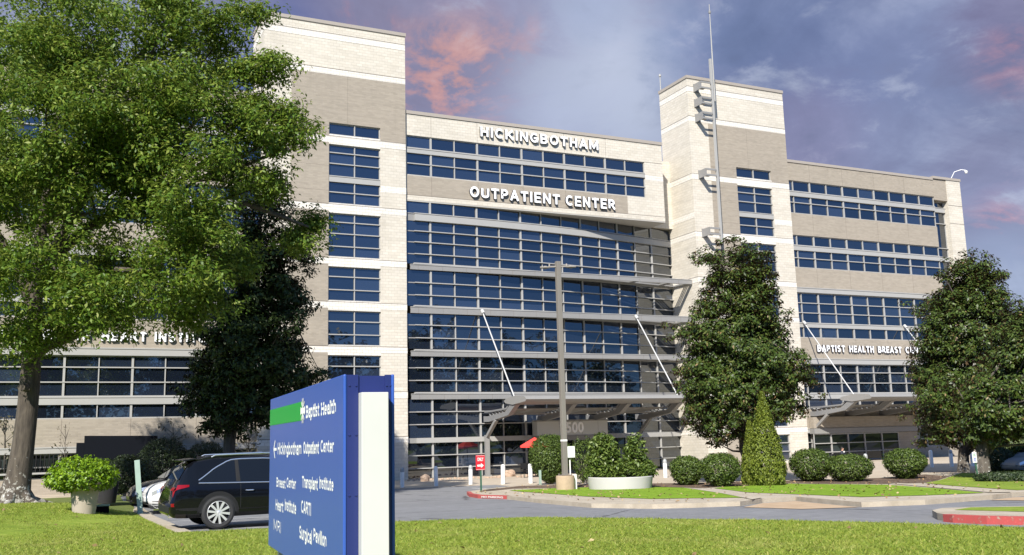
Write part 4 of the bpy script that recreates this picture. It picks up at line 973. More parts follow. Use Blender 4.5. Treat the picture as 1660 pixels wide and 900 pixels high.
# ---- clipped shrubs
def shrub(label, x, y0, y1, w, m=None, n=2600, leaf=.085, flatb=.75, group=None, name='round_shrub', t=None, sq=2.3, rag=.05, cat='shrub', dome=1.0):
    root = empty(name); base = np.array(gp(x, y0)) if t is None else None
    if base is None: q = at_t(x, y0, t); base = np.array([q[0], q[1], gz(q[0], q[1])])
    tb = t_of(base[0], base[1]); k = tb/FOC; top = at_t(x, y1, tb)
    H = top[2]-base[2]; rx = w/2*k; d = unit(n); rr = (.70+.30*rng.random(n)**.5)*(1+rag*np.sin(d[:, 0]*7+d[:, 2]*5)*np.sin(d[:, 1]*6+1))
    pw = (np.abs(d)**sq).sum(1)**(-1/sq); P = d*(pw*rr)[:, None]
    tap = np.where(P[:, 2] < 0, 1-(1-flatb)*np.abs(P[:, 2]), 1.0)
    cz = base[2]+H*.56
    cen = np.stack([top[0]+P[:, 0]*rx*tap, top[1]+P[:, 1]*rx*tap, cz+np.where(P[:, 2] > 0, P[:, 2]*H*.44*dome, P[:, 2]*H*.50)], 1)
    per = 4; cc, nr, sz, dd = clumps_to_leaves(cen, np.full(n, leaf*1.2), per, leaf, .3, np.array([top[0], top[1], cz]), .9)
    leaf_object('foliage', cc, nr, sz, .5, m or LEAF_BUSH, root, tip=dd)
    # dark twig body inside so that the far side does not show through
    s_ = MB()
    for i in range(9): a = i*.7; s_.path([(top[0]+.06*math.cos(a), top[1]+.06*math.sin(a), base[2]-.03), (top[0]+rx*.3*math.cos(a), top[1]+rx*.3*math.sin(a), base[2]+H*.3), (top[0]+rx*.55*math.cos(a), top[1]+rx*.55*math.sin(a), base[2]+H*.62)], [.035, .025, .01], 5)
    s_.build('stem', BARK_MAG, root)
    rebase(root, base); tag(root, label, cat, group); return root
G1 = 'clipped shrubs along the mulch bed'
shrub('round clipped shrub just left of the central magnolia trunk, leftmost of its pair', 1112, 791, 740, 51, group=G1)
shrub('round clipped shrub just left of the central magnolia trunk, rightmost of its pair', 1166, 794, 735, 63, group=G1, flatb=.66)
shrub('widest dark green clipped shrub right of the cypress, touching its neighbour', 1313, 785, 728, 66, group=G1)
shrub('clipped shrub with the person showing above it, right of its touching neighbour', 1374, 785, 737, 72, group=G1)
shrub('egg-shaped clipped shrub alone on the mulch near the right magnolia', 1465, 781, 728, 64, group=G1, flatb=.55)
shrub('tall clipped holly shrub behind the light pole base', 891, 788, 705, 66, group=G1, n=5200, flatb=.72)
shrub('loose leafy shrub just right of the light pole, beside the entrance door', 945, 786, 712, 50, n=1000, group=G1, flatb=.5, rag=.25)
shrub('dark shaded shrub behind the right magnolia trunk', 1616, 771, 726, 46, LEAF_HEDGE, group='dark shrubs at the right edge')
shrub('shaded shrub with a sunlit top at the far right edge', 1656, 769, 720, 44, LEAF_BUSH, group='dark shrubs at the right edge')
shrub('low dark ground hedge at the foot of the right-hand shrubs', 1640, 785, 766, 110, LEAF_HEDGE, n=2200, name='low_hedge', cat='hedge')
G2 = 'dark shrubs behind the parked cars'
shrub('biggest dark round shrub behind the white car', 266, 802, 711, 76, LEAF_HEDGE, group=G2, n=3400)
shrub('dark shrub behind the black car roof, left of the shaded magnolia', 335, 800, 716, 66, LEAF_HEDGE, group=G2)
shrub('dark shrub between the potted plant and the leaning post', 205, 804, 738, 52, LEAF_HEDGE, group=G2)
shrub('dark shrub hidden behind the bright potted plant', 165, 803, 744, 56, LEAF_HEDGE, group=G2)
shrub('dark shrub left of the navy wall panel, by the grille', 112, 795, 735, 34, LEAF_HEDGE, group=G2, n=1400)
def cypress(label, x, y0, y1, w):
    root = empty('cypress_tree'); base = np.array(gp(x, y0)); tb = t_of(base[0], base[1]); k = tb/FOC
    H = (y0-y1)*k*1.01; r = w/2*k; n = 5200; h = rng.random(n)**1.1; th = rng.random(n)*2*np.pi
    prof = np.interp(h, [0, .08, .25, .45, .65, .82, 1], [.86, .98, 1, .82, .54, .27, .01])*(1+.12*np.sin(th*5+h*23))
    rho = r*prof*(.72+.28*rng.random(n)**.5)
    c = np.stack([base[0]+rho*np.cos(th), base[1]+rho*np.sin(th), base[2]+.05+h*H], 1)
    cen, nr, sz, d = clumps_to_leaves(c, np.full(n, .085), 5, .10, .1, np.array([base[0], base[1], base[2]+H*.3]), 1.2)
    leaf_object('foliage', cen, nr, sz, .38, LEAF_CON, root, tip=np.tile([0, 0, 1.2], (len(cen), 1)))
    m = MB(); m.path([base, base+np.array([0, 0, H*.9])], [.09, .02], 7); m.build('trunk', BARK_MAG, root)
    rebase(root, base); tag(root, label, 'tree', 'cypresses beside the central magnolia')
cypress('taller pointed yellow-green cypress in front of the right tower', 1245, 792, 645, 56)
cypress('shorter narrow cypress pressed against the left of the taller one', 1221, 790.5, 690, 30)
def sapling(label, x, y0, y1, w, t, n=90, leaf=.16, thin=False):
    root = empty('sapling'); q = at_t(x, y0, t); base = np.array([q[0], q[1], gz(q[0], q[1])]); k = t/FOC; top = at_t(x, y1, t); H = top[2]-base[2]
    m = MB(); m.path([base, base*.5+top*.5, top], [.045, .03, .01], 6); C_ = []
    for i in range(n//5):
        hh = rng.uniform(.45, 1.0); a = rng.uniform(0, 6.28); r = w/2*k*rng.uniform(.3, 1)*(1.15-.5*abs(hh-.7)); p0 = base+(top-base)*(hh-.12); p1 = base+(top-base)*hh+np.array([r*math.cos(a), r*math.sin(a), .1])
        m.path([p0, p1], [.016, .006], 5); C_.append(p1)
    m.build('stem', BARK_MAG, root); C_ = np.array(C_)
    cen, nr, sz, d = clumps_to_leaves(C_, np.full(len(C_), .24), 3 if thin else 9, leaf, .2, None, .9); leaf_object('foliage', cen, nr, sz, .5, LEAF_SAP, root, tip=d)
    rebase(root, base); tag(root, label, 'sapling', 'saplings against the left wall')
sapling('pale-leaved sapling rising behind the navy panel', 153, 760, 684, 42, 57, 150)
sapling('bushy pale sapling above the big dark shrub behind the white car', 281, 760, 686, 42, 57, 150)
sapling('pale sapling by the left tower foot, right of the shaded magnolia trunk', 403, 765, 692, 44, 57, 170)
sapling('thin nearly bare sapling between the oak trunk and the navy panel', 106, 770, 688, 24, 54, 60, .14, True)
sapling('leggy sapling left of the oak trunk at the photo edge', 8, 780, 676, 30, 54, 90, .16)

# ---- pots and planter
def pot_at(label, lx, y0, yr, rw, m, plant=None, lname='plant_pot'):
    base = np.array(gp(lx, y0)); tb = t_of(base[0], base[1]); k = tb/FOC; H = at_t(lx, yr, tb)[2]-base[2]; r = rw/2*k
    p = MB(); p.lathe([(r*.72, -.02), (r*.78, H*.2), (r*.93, H*.8), (r*1.04, H*.84), (r*1.06, H*.98), (r*.98, H), (r*.92, H*.96), (r*.88, H*.86), (0.0, H*.84)], tuple(base), 26)
    o = p.build('plant_pot', m, None, True); rebase(o, base); tag(o, label, 'pot'); return base, tb, k, H, r
base, tb, k, H, r = pot_at('buff clay plant pot on the lawn by the left mulch', 136, 833, 784, 46, POTM)
def potplant():
    root = empty('potted_plant'); n = 900; c0 = np.array(at_t(132, 778, tb)); c0[2] = base[2]+H*1.32
    d = unit(n); d[:, 2] *= .68; rr = .55+.5*rng.random(n)**.6; C_ = c0 + d*rr[:, None]*np.array([53*k, 53*k, 40*k])
    C_[:, 2] -= .10*((C_[:, 0]-c0[0])**2+(C_[:, 1]-c0[1])**2)/(53*k)**2
    cen, nr, sz, dd = clumps_to_leaves(C_, np.full(n, .10), 9, .085, .5, c0, .9); leaf_object('foliage', cen, nr, sz, .6, LEAF_LIME, root, tip=dd)
    m = MB()
    for i in range(14): a = i*.45; m.path([base+np.array([0, 0, H*.84]), c0+np.array([.25*math.cos(a), .25*math.sin(a), -.2]), c0+np.array([.7*math.cos(a), .7*math.sin(a), .05*(i % 3)])], [.02, .015, .006], 5)
    m.build('stem', BARK_MAG, root); rebase(root, base+np.array([0, 0, H*.84])); tag(root, 'bright lime-green bushy plant spilling over the buff pot', 'plant')
potplant()
pot_at('big dark glazed pot in the shade behind the buff pot', 170, 815, 770, 44, POTD)
def planter():
    base = np.array(gp(1006, 797)); tb = t_of(base[0], base[1]); k = tb/FOC; H = at_t(1006, 772, tb)[2]-base[2]; r = 52*k
    p = MB(); p.lathe([(r*.93, 0), (r*.96, H*.4), (r, H*.97), (r*.99, H), (r*.94, H), (r*.92, H*.9), (0, H*.88)], tuple(base), 40); o = p.build('planter', PLANTW, None, True); rebase(o, base); tag(o, 'wide round pale concrete planter in front of the entrance', 'planter')
    for lab, spec, n in (('low spreading bush filling the front of the pale planter', [(1006, 764, 54, 17)], 520), ('upright bushy shrub at the left of the pale planter', [(978, 738, 25, 32)], 430), ('tall sprouting shrub at the right of the pale planter', [(1030, 740, 18, 34), (1044, 760, 16, 18), (1020, 748, 12, 26)], 330)):
        root = empty('planter_shrub'); C_ = []
        for x, y, rx, ry in spec:
            c = at_t(x, y, tb); m_ = n//len(spec); d = unit(m_); d *= (.5+.55*rng.random(m_)**.6)[:, None]; C_.append(c + RH*(d[:, 0]*rx*k)[:, None] + FH*(d[:, 1]*min(rx*k, r*.7))[:, None] + np.array([0, 0, 1])*(d[:, 2]*ry*k)[:, None])
        C_ = np.vstack(C_); cen, nr, sz, dd = clumps_to_leaves(C_, np.full(len(C_), .17), 12, .17, .55, None, .9); leaf_object('foliage', cen, nr, sz, .40, LEAF_PIT, root, tip=dd*.6+np.array([0, 0, .8]))
        m = MB(); c = at_t(spec[0][0], spec[0][1], tb); b0 = np.array([c[0], c[1], base[2]+H*.88])
        for i in range(8): a = i*.8; m.path([b0+np.array([.05*math.cos(a), .05*math.sin(a), 0]), c+np.array([.3*math.cos(a), .3*math.sin(a), .25])], [.025, .01], 5)
        m.build('stem', BARK_MAG, root); rebase(root, b0); tag(root, lab, 'shrub')
planter()

# ---- grass blades on the near lawn
def blades(nm, poly, n, t, la, h0, h1, off, label):
    x = la*t*RH[0]+t*FH[0]; y = la*t*RH[1]+t*FH[1]
    P = np.array(poly); ins = np.zeros(len(x), bool); j = len(P)-1
    for i in range(len(P)):
        c = ((P[i, 1] > y) != (P[j, 1] > y)) & (x < (P[j, 0]-P[i, 0])*(y-P[i, 1])/(P[j, 1]-P[i, 1]+1e-12)+P[i, 0]); ins ^= c; j = i
    x, y = x[ins], y[ins]; n = len(x); z = np.array([gz(a, b) for a, b in zip(x, y)])+off
    tuft = .5+.5*np.sin(x*2.1+1.3*np.sin(y*1.7))*np.sin(y*2.6+1.1*np.sin(x*1.1))
    h = (h0+h1*rng.random(n)**2)*(.75+.5*tuft); a = rng.random(n)*2*np.pi; w = .006+.006*rng.random(n)
    lean = rng.normal(size=(n, 2))*.04
    v = np.empty((n, 3, 3), np.float32)
    v[:, 0] = np.stack([x-w*np.cos(a), y-w*np.sin(a), z], 1); v[:, 1] = np.stack([x+w*np.cos(a), y+w*np.sin(a), z], 1); v[:, 2] = np.stack([x+lean[:, 0], y+lean[:, 1], z+h], 1)
    me = bpy.data.meshes.new(nm); me.vertices.add(3*n); me.vertices.foreach_set('co', v.ravel()); me.loops.add(3*n); me.loops.foreach_set('vertex_index', np.arange(3*n, dtype=np.int32))
    me.polygons.add(n); me.polygons.foreach_set('loop_start', np.arange(0, 3*n, 3, dtype=np.int32)); me.materials.append(BLADE); me.update(calc_edges=True)
    o = bpy.data.objects.new(nm, me); COL.objects.link(o); tag(o, label, 'grass', None, 'stuff')
N_ = 300000; blades('grass', lawn_poly, N_, 11.5+26*rng.random(N_)**.95, rng.random(N_)*1.16-.60, .025, .03, .03, 'short mown grass of the near lawn')
def litter():
    pts = []
    for poly, n, off in (([tuple(p) for p in lawn_poly], 260, .05), (isl, 240, .16)):
        P = np.array(poly); lo = P.min(0); hi = np.minimum(P.max(0), 60); x = lo[0]+(hi[0]-lo[0])*rng.random(n*4); y = lo[1]+(hi[1]-lo[1])*rng.random(n*4); ins = np.zeros(len(x), bool); j = len(P)-1
        for i in range(len(P)):
            c = ((P[i, 1] > y) != (P[j, 1] > y)) & (x < (P[j, 0]-P[i, 0])*(y-P[i, 1])/(P[j, 1]-P[i, 1]+1e-12)+P[i, 0]); ins ^= c; j = i
        for a, b in zip(x[ins], y[ins]): pts.append((a, b, gz(a, b)+off))
    c = np.array(pts); n = len(c); o = leaf_object('leaf_litter', c, np.tile([0, 0, 1.0], (n, 1))+.35*rng.normal(size=(n, 3)), .09+.06*rng.random(n), .6, LEAF_DRY, None); tag(o, 'dry fallen leaves scattered on the turf and mulch', 'leaves', None, 'stuff')
litter()
# fallen leaves are part of the turf pattern; loose litter on the mulch
# ---- woods across the road behind the camera: only the mirror glass sees them
def woods():
    C_ = []; T_ = MB()
    for i in range(60):
        x = -70+i*6.2+rng.normal()*2; y = -34+rng.normal()*6-(.25*max(0, x-40)); h = rng.uniform(17, 26); r = h*.28
        n = 130; d = unit(n)*(.5+.5*rng.random(n)**.5)[:, None]; C_.append(np.array([x, y, h*.56])+d*np.array([r, r, h*.44])); T_.tube((x, y, 0), (x, y, h*.7), .3, .1, 6)
    C_ = np.vstack(C_); cen, nr, sz, d = clumps_to_leaves(C_, np.full(len(C_), 1.1), 14, .75, .4, None, .8)
    o = leaf_object('woods', cen, nr, sz, .6, LEAF_HEDGE, None); tag(o, 'dark woods across the road, seen in the mirror glass', 'woods', None, 'stuff')
woods()
# ================================================================== the monument sign
def monument():
    root = empty('monument_sign'); A = np.array(at_t(556, 606.7, 0)) if False else None
    d = pray(557, 606.7); A = CW + d*(8.5/FOC); az = R(3.7); L, TH = 4.725, .46
    u = np.array([_s(az), _c(az), 0.0]); n = np.array([-_c(az), _s(az), 0.0])     # u: along the face away from the camera; n: out of the lettered face
    zt, zb = A[2], 1.17; O = np.array([A[0], A[1], 0.0])
    w = lambda a, b, z: tuple(O + u*a - n*b + np.array([0, 0, z]))       # a along, b into thickness
    def blk(mb, a0, a1, b0, b1, z0, z1, mi=0):
        mb.add([w(a0,b0,z0), w(a1,b0,z0), w(a1,b1,z0), w(a0,b1,z0), w(a0,b0,z1), w(a1,b0,z1), w(a1,b1,z1), w(a0,b1,z1)], [(0,3,2,1),(4,5,6,7),(0,1,5,4),(1,2,6,5),(2,3,7,6),(3,0,4,7)], mi)
    m = MB(); blk(m, .03, L-.03, .03, TH-.03, zb+.02, zt-.012); m.build('cabinet', BLUED, root)
    m = MB(); blk(m, 0, L, 0, .028, zb, zt); m.build('face_panel', BLUES, root, bevel=.012)
    m = MB(); blk(m, 0, L, TH-.028, TH, zb, zt); m.build('face_panel', BLUES, root, bevel=.012)
    m = MB(); blk(m, .012, .029, .03, .135, zb, zt-.004); blk(m, .012, .029, .375, TH-.03, zb, zt-.004)
    for z in (zt-.10, zt-.53, zt-1.05, zt-1.62):
        for b in (.055, .115, .39, .425): m.path([w(.013, b, z), w(.004, b, z)], [.011, .008], 8)
    m.build('end_trim', BLUED, root)
    for a0, a1 in ((-.115, .011), (L-.02, L+.115)):
        m = MB(); blk(m, a0, a1, .135, .375, gz(*O[:2])-.15, zt-.165); m.build('post', PILLARW, root, bevel=.006)
    m = MB(); blk(m, 3.9, 4.2, .1, .36, gz(*O[:2])-.4, zb+.019); blk(m, .3, .6, .1, .36, gz(*O[:2])-.4, zb+.019); m.build('base', POTM, root)
    def fa(px_, py_):        # pixel -> (distance along from the far edge, z) on the lettered face
        dd = pray(px_, py_); k = ((A-CW)@n)/(dd@n); q = CW+dd*k; return L-(q-O)@u, q[2]
    fr = [[-u[0], 0, n[0], O[0]+u[0]*L], [-u[1], 0, n[1], O[1]+u[1]*L], [0, 1, 0, 0], [0, 0, 0, 1]]
    fr = [[fr[i][j] if j < 3 else fr[i][3]+(n[i]*.001 if i < 3 else 0) for j in range(4)] for i in range(4)]
    def words(body, x0, x1, ytop, ybot, ref, wt=.19, serif=False, name='lettering'):
        a0 = fa(x0, ref)[0]; a1 = fa(x1, ref)[0]; xm = (x0+x1)/2; z1 = fa(xm, ytop)[1]; z0 = fa(xm, ybot)[1]
        stroke_text(body, a0, a1, z0, z1-z0, wt, fr, name, root, SIGNW, serif)
    words('Hickingbotham', 450.5, 489, 717, 737.5, 727); words('Outpatient', 492, 517.5, 715.5, 736, 727); words('Center', 520, 541.5, 713, 733.5, 727)
    words('Breast', 448.5, 463, 775, 791, 783); words('Center', 465, 480, 775, 792, 783); words('Transplant', 490, 515.5, 773, 793, 784); words('Institute', 518, 541, 774, 794.5, 784)
    words('Heart', 447, 459.5, 811, 829, 820); words('Institute', 462, 480.5, 811.5, 831, 820); words('CARTI', 488.5, 504.5, 813, 834, 823)
    words('MRI', 444, 455.5, 843.5, 862, 853, .14); words('Surgical', 485.5, 506, 856, 878, 867); words('Pavilion', 508.5, 529.5, 860.5, 883, 872)
    words('Baptist', 496.5, 518, 655, 676.5, 665, .20, True); words('Health', 521, 545, 650, 672, 662, .20, True)
    g = MB()
    def flat(pts, off, mi=0): g.add([tuple(O + u*(L-a) + n*off + np.array([0, 0, z])) for a, z in pts], [tuple(range(len(pts)))], mi)
    a0, z0 = fa(438.2, 691); a1 = fa(491, 665)[0]; zt_ = (fa(438.5, 664)[1]+fa(490, 652)[1])/2; zb_ = (fa(438.2, 690.5)[1]+fa(491, 681)[1])/2
    flat([(0.004, zb_), (a1, zb_), (a1, zt_), (0.004, zt_)], .0025); gp_ = g.build('green_band', [GREEN], root)
    g = MB(); zc = (zt_+zb_)/2; ac = fa(491.5, 666)[0]; hh = (zt_-zb_)/2     # emblem: a cross within a flower of rays
    flat([(ac-.03, zc-hh*.85), (ac+.03, zc-hh*.85), (ac+.03, zc+hh*.85), (ac-.03, zc+hh*.85)], .0045)
    flat([(ac-.15, zc-.03), (ac+.15, zc-.03), (ac+.15, zc+.03), (ac-.15, zc+.03)], .0047)
    for k in range(12):
        an = math.pi*2*k/12+.26; r0, r1, ww = .07, .13, .11
        flat([(ac+r0*math.cos(an-ww), zc+r0*math.sin(an-ww)), (ac+r1*math.cos(an-ww), zc+r1*math.sin(an-ww)), (ac+r1*1.1*math.cos(an), zc+r1*1.1*math.sin(an)), (ac+r1*math.cos(an+ww), zc+r1*math.sin(an+ww)), (ac+r0*math.cos(an+ww), zc+r0*math.sin(an+ww))], .005+.0001*k)
    g.build('emblem', [SIGNW], root, fixn=False)
    g = MB(); aa, za = fa(444, 728.5); bb = fa(449.3, 728)[0]; h = .075                            # arrow
    flat([(aa+.02, za-.017), (bb-.03, za-.017), (bb-.03, za+.017), (aa+.02, za+.017)], .003)
    flat([(aa-.01, za), (aa+.10, za-.11), (aa+.155, za-.11), (aa+.05, za)], .0034); flat([(aa-.01, za), (aa+.05, za), (aa+.155, za+.11), (aa+.10, za+.11)], .0036)
    g.build('arrow', [SIGNW], root, fixn=False)
    rebase(root, (O[0], O[1], gz(*O[:2]))); tag(root, 'big blue directional sign with a green band and white pillars on the lawn', 'sign')
monument()

# ================================================================== bollards
def bollard(cap):
    root = empty('bollard'); m = MB(); m.lathe([(.115, 0), (.115, .80), (.112, .82)], n=18); 
    if cap: m.build('post', WHITE, root, True); c = MB(); c.lathe([(.117, .82), (.117, .93), (.10, 1.0), (.06, 1.05), (0, 1.065)], n=18); c.build('cap', GREYCAP, root, True)
    else: m.lathe([(.115, .80), (.115, .95), (.10, 1.02), (.06, 1.06), (0, 1.075)], n=18); m.build('post', WHITE, root, True)
    return root
PB = [(652, 791, 1, 'white bollard with a grey cap at the foot of the left tower'), (707, 788.5, 0, 'plain white bollard between the left tower and the red arrow sign'), (763, 786, 1, 'white bollard with a grey cap just left of the red arrow sign'),
      (815.5, 785.5, 0, 'plain white bollard beside the tan boulder'), (860.5, 784, 0, 'white bollard half hidden by the tall holly shrub'), (1079, 775, 1, 'white grey-capped bollard between the pale planter and the round shrub'),
      (1405, 766, 1, 'white bollard between two clipped shrubs under the right canopy'), (1511, 758, 0, 'plain white bollard left of the right magnolia, nearest its egg-shaped shrub'), (1543, 757, 1, 'white grey-capped bollard next left of the right magnolia trunk'), (1577, 756, 0, 'white bollard between the two right magnolia trunks')]
pr = {0: bollard(0), 1: bollard(1)}; used = set()
for x, y, c, lab in PB:
    b = copy_tree(pr[c]) if c in used else pr[c]; used.add(c); b.location = gp(x, y)+Vector((0, 0, .015)); b.rotation_euler = (R(random.uniform(-1, 1)), R(random.uniform(-1, 1)), random.uniform(0, 3)); tag(b, lab, 'bollard', 'bollards along the building front')

# ================================================================== light pole
def lightpole():
    root = empty('light_pole'); B = gp(917, 799); tb = t_of(B.x, B.y); k = tb/FOC; zb = B.z
    m = MB(); m.lathe([(.42, 0), (.42, .72), (.40, .76), (0, .765)], tuple(B), 28); m.build('concrete_base', PCONC, root, True)
    T = at_t(905, 424, tb); top = T[2]; hw = .108
    m = MB(); m.box(B.x-hw, B.x+hw, B.y-hw, B.y+hw, zb+.77, top); m.box(B.x-.24, B.x+.24, B.y-.24, B.y+.24, zb+.766, zb+.80)
    for sx in (-1, 1):
        for sy in (-1, 1): m.tube((B.x+.2*sx, B.y+.2*sy, zb+.80), (B.x+.2*sx, B.y+.2*sy, zb+.86), .02, n=6)
    po = m.build('pole', POLE, root, bevel=.012); m = MB(); m.box(B.x-hw-.006, B.x+hw+.006, B.y-hw-.006, B.y+hw+.006, zb+2.28, zb+2.36); m.build('band', WHITE, po)
    za = top-.24
    for s in (-1, 1):
        a = np.array([B.x, B.y, za]); d = RH*s
        m = MB(); m.bar(a+d*.10, a+d*.42, .09, .07); m.build('arm', POLE, root)
        h = MB(); c = a+d*.62+np.array([0, 0, -.03])
        h.bar(c-d*.24, c+d*.22, .26, .06); h.bar(c-d*.1, c+d*.05, .16, .13); h.bar(a+d*.40+FH*-.02, a+d*.40+np.array([0, 0, .12]), .07, .09); h.build('lamp_head', POLE, root, bevel=.015)
    m = MB(); m.tube((B.x+.3, B.y+.05, zb), (B.x+.3, B.y+.05, zb+1.5), .03); m.box(B.x+hw+.002, B.x+.50, B.y-.08, B.y+.08, zb+1.55, zb+2.05); m.box(B.x+.42, B.x+.56, B.y-.06, B.y+.10, zb+.0, zb+.8); m.build('service_box', WHITE, root)
    rebase(root, B); tag(root, 'bronze grey twin-headed light pole on a round concrete base', 'light pole')
lightpole()

# ================================================================== small signs and posts
def only_sign():
    root = empty('arrow_sign'); B = gp(780.5, 801.5)+Vector((0, 0, .13)); tb = t_of(B.x, B.y); k = tb/FOC
    zt, zb = at_t(778, 738, tb)[2], at_t(778, 762, tb)[2]; w = 15.5*k; x0, x1 = B.x-w/2-.03, B.x+w/2-.03
    m = MB(); m.box(B.x-.035, B.x+.035, B.y, B.y+.05, B.z-.2, zt-.1); m.build('post', POSTG, root)
    m = MB(); m.box(x0, x1, B.y-.02, B.y-.002, zb, zt); p = m.build('panel', SIGNRED, root, bevel=.004)
    fr = wall_frame(B.y-.0225); H = zt-zb
    text_mesh('ONLY', x0+w*.16, x0+w*.84, zb+H*.60, H*.24, .004, fr, 'lettering', p, [WHITE], .02)
    a = MB(); yy = B.y-.025; a.add([(x0+w*.15, yy, zb+H*.24), (x0+w*.58, yy, zb+H*.24), (x0+w*.58, yy, zb+H*.36), (x0+w*.15, yy, zb+H*.36)], [(0, 1, 2, 3)]); a.add([(x0+w*.56, yy-.001, zb+H*.14), (x0+w*.86, yy-.001, zb+H*.30), (x0+w*.56, yy-.001, zb+H*.46)], [(0, 1, 2)])
    for bx in ((x0+.02, x1-.02, zb+.02, zb+.03), (x0+.02, x1-.02, zt-.03, zt-.02)): a.box(bx[0], bx[1], yy+.001, yy+.004, bx[2], bx[3])
    a.build('arrow', WHITE, p, fixn=False); rebase(root, B); tag(root, 'red sign reading ONLY with a white arrow on a green post', 'sign')
only_sign()
def accessible_sign():
    root = empty('parking_sign'); B = gp(1588, 783.5)+Vector((0, 0, .14)); tb = t_of(B.x, B.y); k = tb/FOC; zt, zb = at_t(1585, 733, tb)[2], at_t(1585, 750, tb)[2]; w = 9.5*k; x0 = B.x-.16-w/2; H = zt-zb
    m = MB(); m.path([(B.x, B.y+.03, B.z-.15), (B.x-.13, B.y+.03, zt-.1)], [.035, .035], 8); m.build('post', POSTG, root)
    m = MB(); m.box(x0, x0+w, B.y-.02, B.y-.004, zb, zt); p = m.build('panel', SIGNW, root, bevel=.004)
    b = MB(); yy = B.y-.024; b.box(x0+w*.3, x0+w*.78, yy, yy+.003, zb+H*.12, zb+H*.45); b.build('blue_square', BLUES, p)
    s_ = MB(); cx, cz, s0 = x0+w*.54, zb+H*.28, H*.12
    s_.path([(cx+s0*.7*math.cos(a), yy-.004, cz-s0*.3+s0*.7*math.sin(a)) for a in np.linspace(2.4, 6.2, 9)], [.008]*9, 5); s_.path([(cx-s0*.1, yy-.004, cz+s0*1.0), (cx-s0*.1, yy-.004, cz+s0*.1), (cx+s0*.6, yy-.004, cz+s0*.1), (cx+s0*.9, yy-.004, cz-s0*.7)], [.010]*4, 5); s_.lathe([(0, -.01), (.016, 0), (0, .01)], (cx-s0*.1, yy-.006, cz+s0*1.25), 8); s_.build('wheelchair_symbol', SIGNW, p)
    t_ = MB()
    for q in (.62, .72, .82): t_.box(x0+w*.18, x0+w*(.82 if q != .72 else .7), yy, yy+.003, zb+H*q, zb+H*(q+.045))
    t_.build('text_lines', GREEN, p); rebase(root, B); tag(root, 'white accessible-parking sign with a blue square on a green post', 'sign')
accessible_sign()
def leaning_post():
    B = gp(228.5, 835); tb = t_of(B.x, B.y); T = at_t(222, 746, tb); m = MB(); b = np.array(B); m.bar(b-np.array([0, 0, .2]), np.array(T), .16, .12, up=(0, 1, 0)); m.bar(b+(T-b)*.25+FH*.075-RH*-.03, T+FH*.075-RH*-.03-np.array([0, 0, .05]), .05, .03, up=(0, 1, 0))
    o = m.build('signpost', SAGE, None, bevel=.01); rebase(o, B); tag(o, 'leaning weathered pale green post at the corner of the parking bay', 'post')
leaning_post()
B = gp(876, 790); m = MB(); m.box(B.x-.05, B.x+.05, B.y-.05, B.y+.05, B.z, B.z+.85); o = m.build('marker_post', SAGE); rebase(o, B); tag(o, 'short green marker post in front of the tall holly shrub', 'post')
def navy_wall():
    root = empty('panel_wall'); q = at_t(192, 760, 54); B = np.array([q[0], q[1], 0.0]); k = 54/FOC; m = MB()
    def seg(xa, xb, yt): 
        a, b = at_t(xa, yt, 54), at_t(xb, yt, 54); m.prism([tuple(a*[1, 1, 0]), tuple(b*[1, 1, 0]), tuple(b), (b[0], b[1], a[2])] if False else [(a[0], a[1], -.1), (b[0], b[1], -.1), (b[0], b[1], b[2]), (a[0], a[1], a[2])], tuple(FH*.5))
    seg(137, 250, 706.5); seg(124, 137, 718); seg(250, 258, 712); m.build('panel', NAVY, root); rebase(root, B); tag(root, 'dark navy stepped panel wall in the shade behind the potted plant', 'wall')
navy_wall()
m = MB(); B = gp(165, 832); m.box(B.x-.2, B.x+.2, B.y-.15, B.y+.15, B.z, B.z+.22); m.box(B.x-.22, B.x+.22, B.y-.17, B.y+.17, B.z+.221, B.z+.26, 1); o = m.build('ground_box', [NAVY, SAGE]); rebase(o, B); tag(o, 'small dark ground box with a pale green lid beside the buff pot', 'box')

# ---- cafe parasol, patio chair, boulders
def parasol():
    root = empty('parasol'); B = np.array([28.0, 56.2, .02]); m = MB(); m.tube(B, B+np.array([0, 0, 2.45]), .025, n=8); m.lathe([(.28, 0), (.28, .06), (.05, .1)], tuple(B), 14); m.build('pole', BLACKP, root)
    c = MB(); n = 8; r = 1.0; top = B+np.array([0, 0, 2.5]); rim = [B+np.array([r*math.cos(a), r*math.sin(a), 1.98]) for a in np.linspace(0, 2*math.pi, n, endpoint=False)]
    for i in range(n): c.add([top, rim[i], rim[(i+1) % n]], [(0, 1, 2)]); c.add([rim[i], rim[(i+1) % n], rim[(i+1) % n]-np.array([0, 0, .12]), rim[i]-np.array([0, 0, .12])], [(0, 1, 2, 3)])
    c.build('canopy', REDFAB, root, fixn=False); rebase(root, B); tag(root, 'red cafe parasol showing beside the tall holly shrub', 'parasol')
parasol()
def chair():
    root = empty('patio_chair'); B = gp(853, 775); m = MB(); 
    for sx in (-.24, .24):
        for sy in (-.22, .24): m2 = MB(); m2.tube((B.x+sx, B.y+sy, .02), (B.x+sx, B.y+sy, .45 if sy < 0 else .9), .018, n=6); m2.build('leg', BLACKP, root)
    m.box(B.x-.26, B.x+.26, B.y-.25, B.y+.25, .43, .47); m.build('seat', BLACKP, root); m = MB(); m.box(B.x-.26, B.x+.26, B.y+.22, B.y+.25, .55, .92); m.build('backrest', BLACKP, root)
    for sx in (-.27, .27): m = MB(); m.box(B.x+sx-.02, B.x+sx+.02, B.y-.22, B.y+.22, .65, .68); m.tube((B.x+sx, B.y-.2, .45), (B.x+sx, B.y-.2, .65), .015, n=6); m.build('armrest', BLACKP, root)
    rebase(root, (B.x, B.y, .02)); tag(root, 'black metal patio chair by the glass under the red parasol', 'chair')
chair()
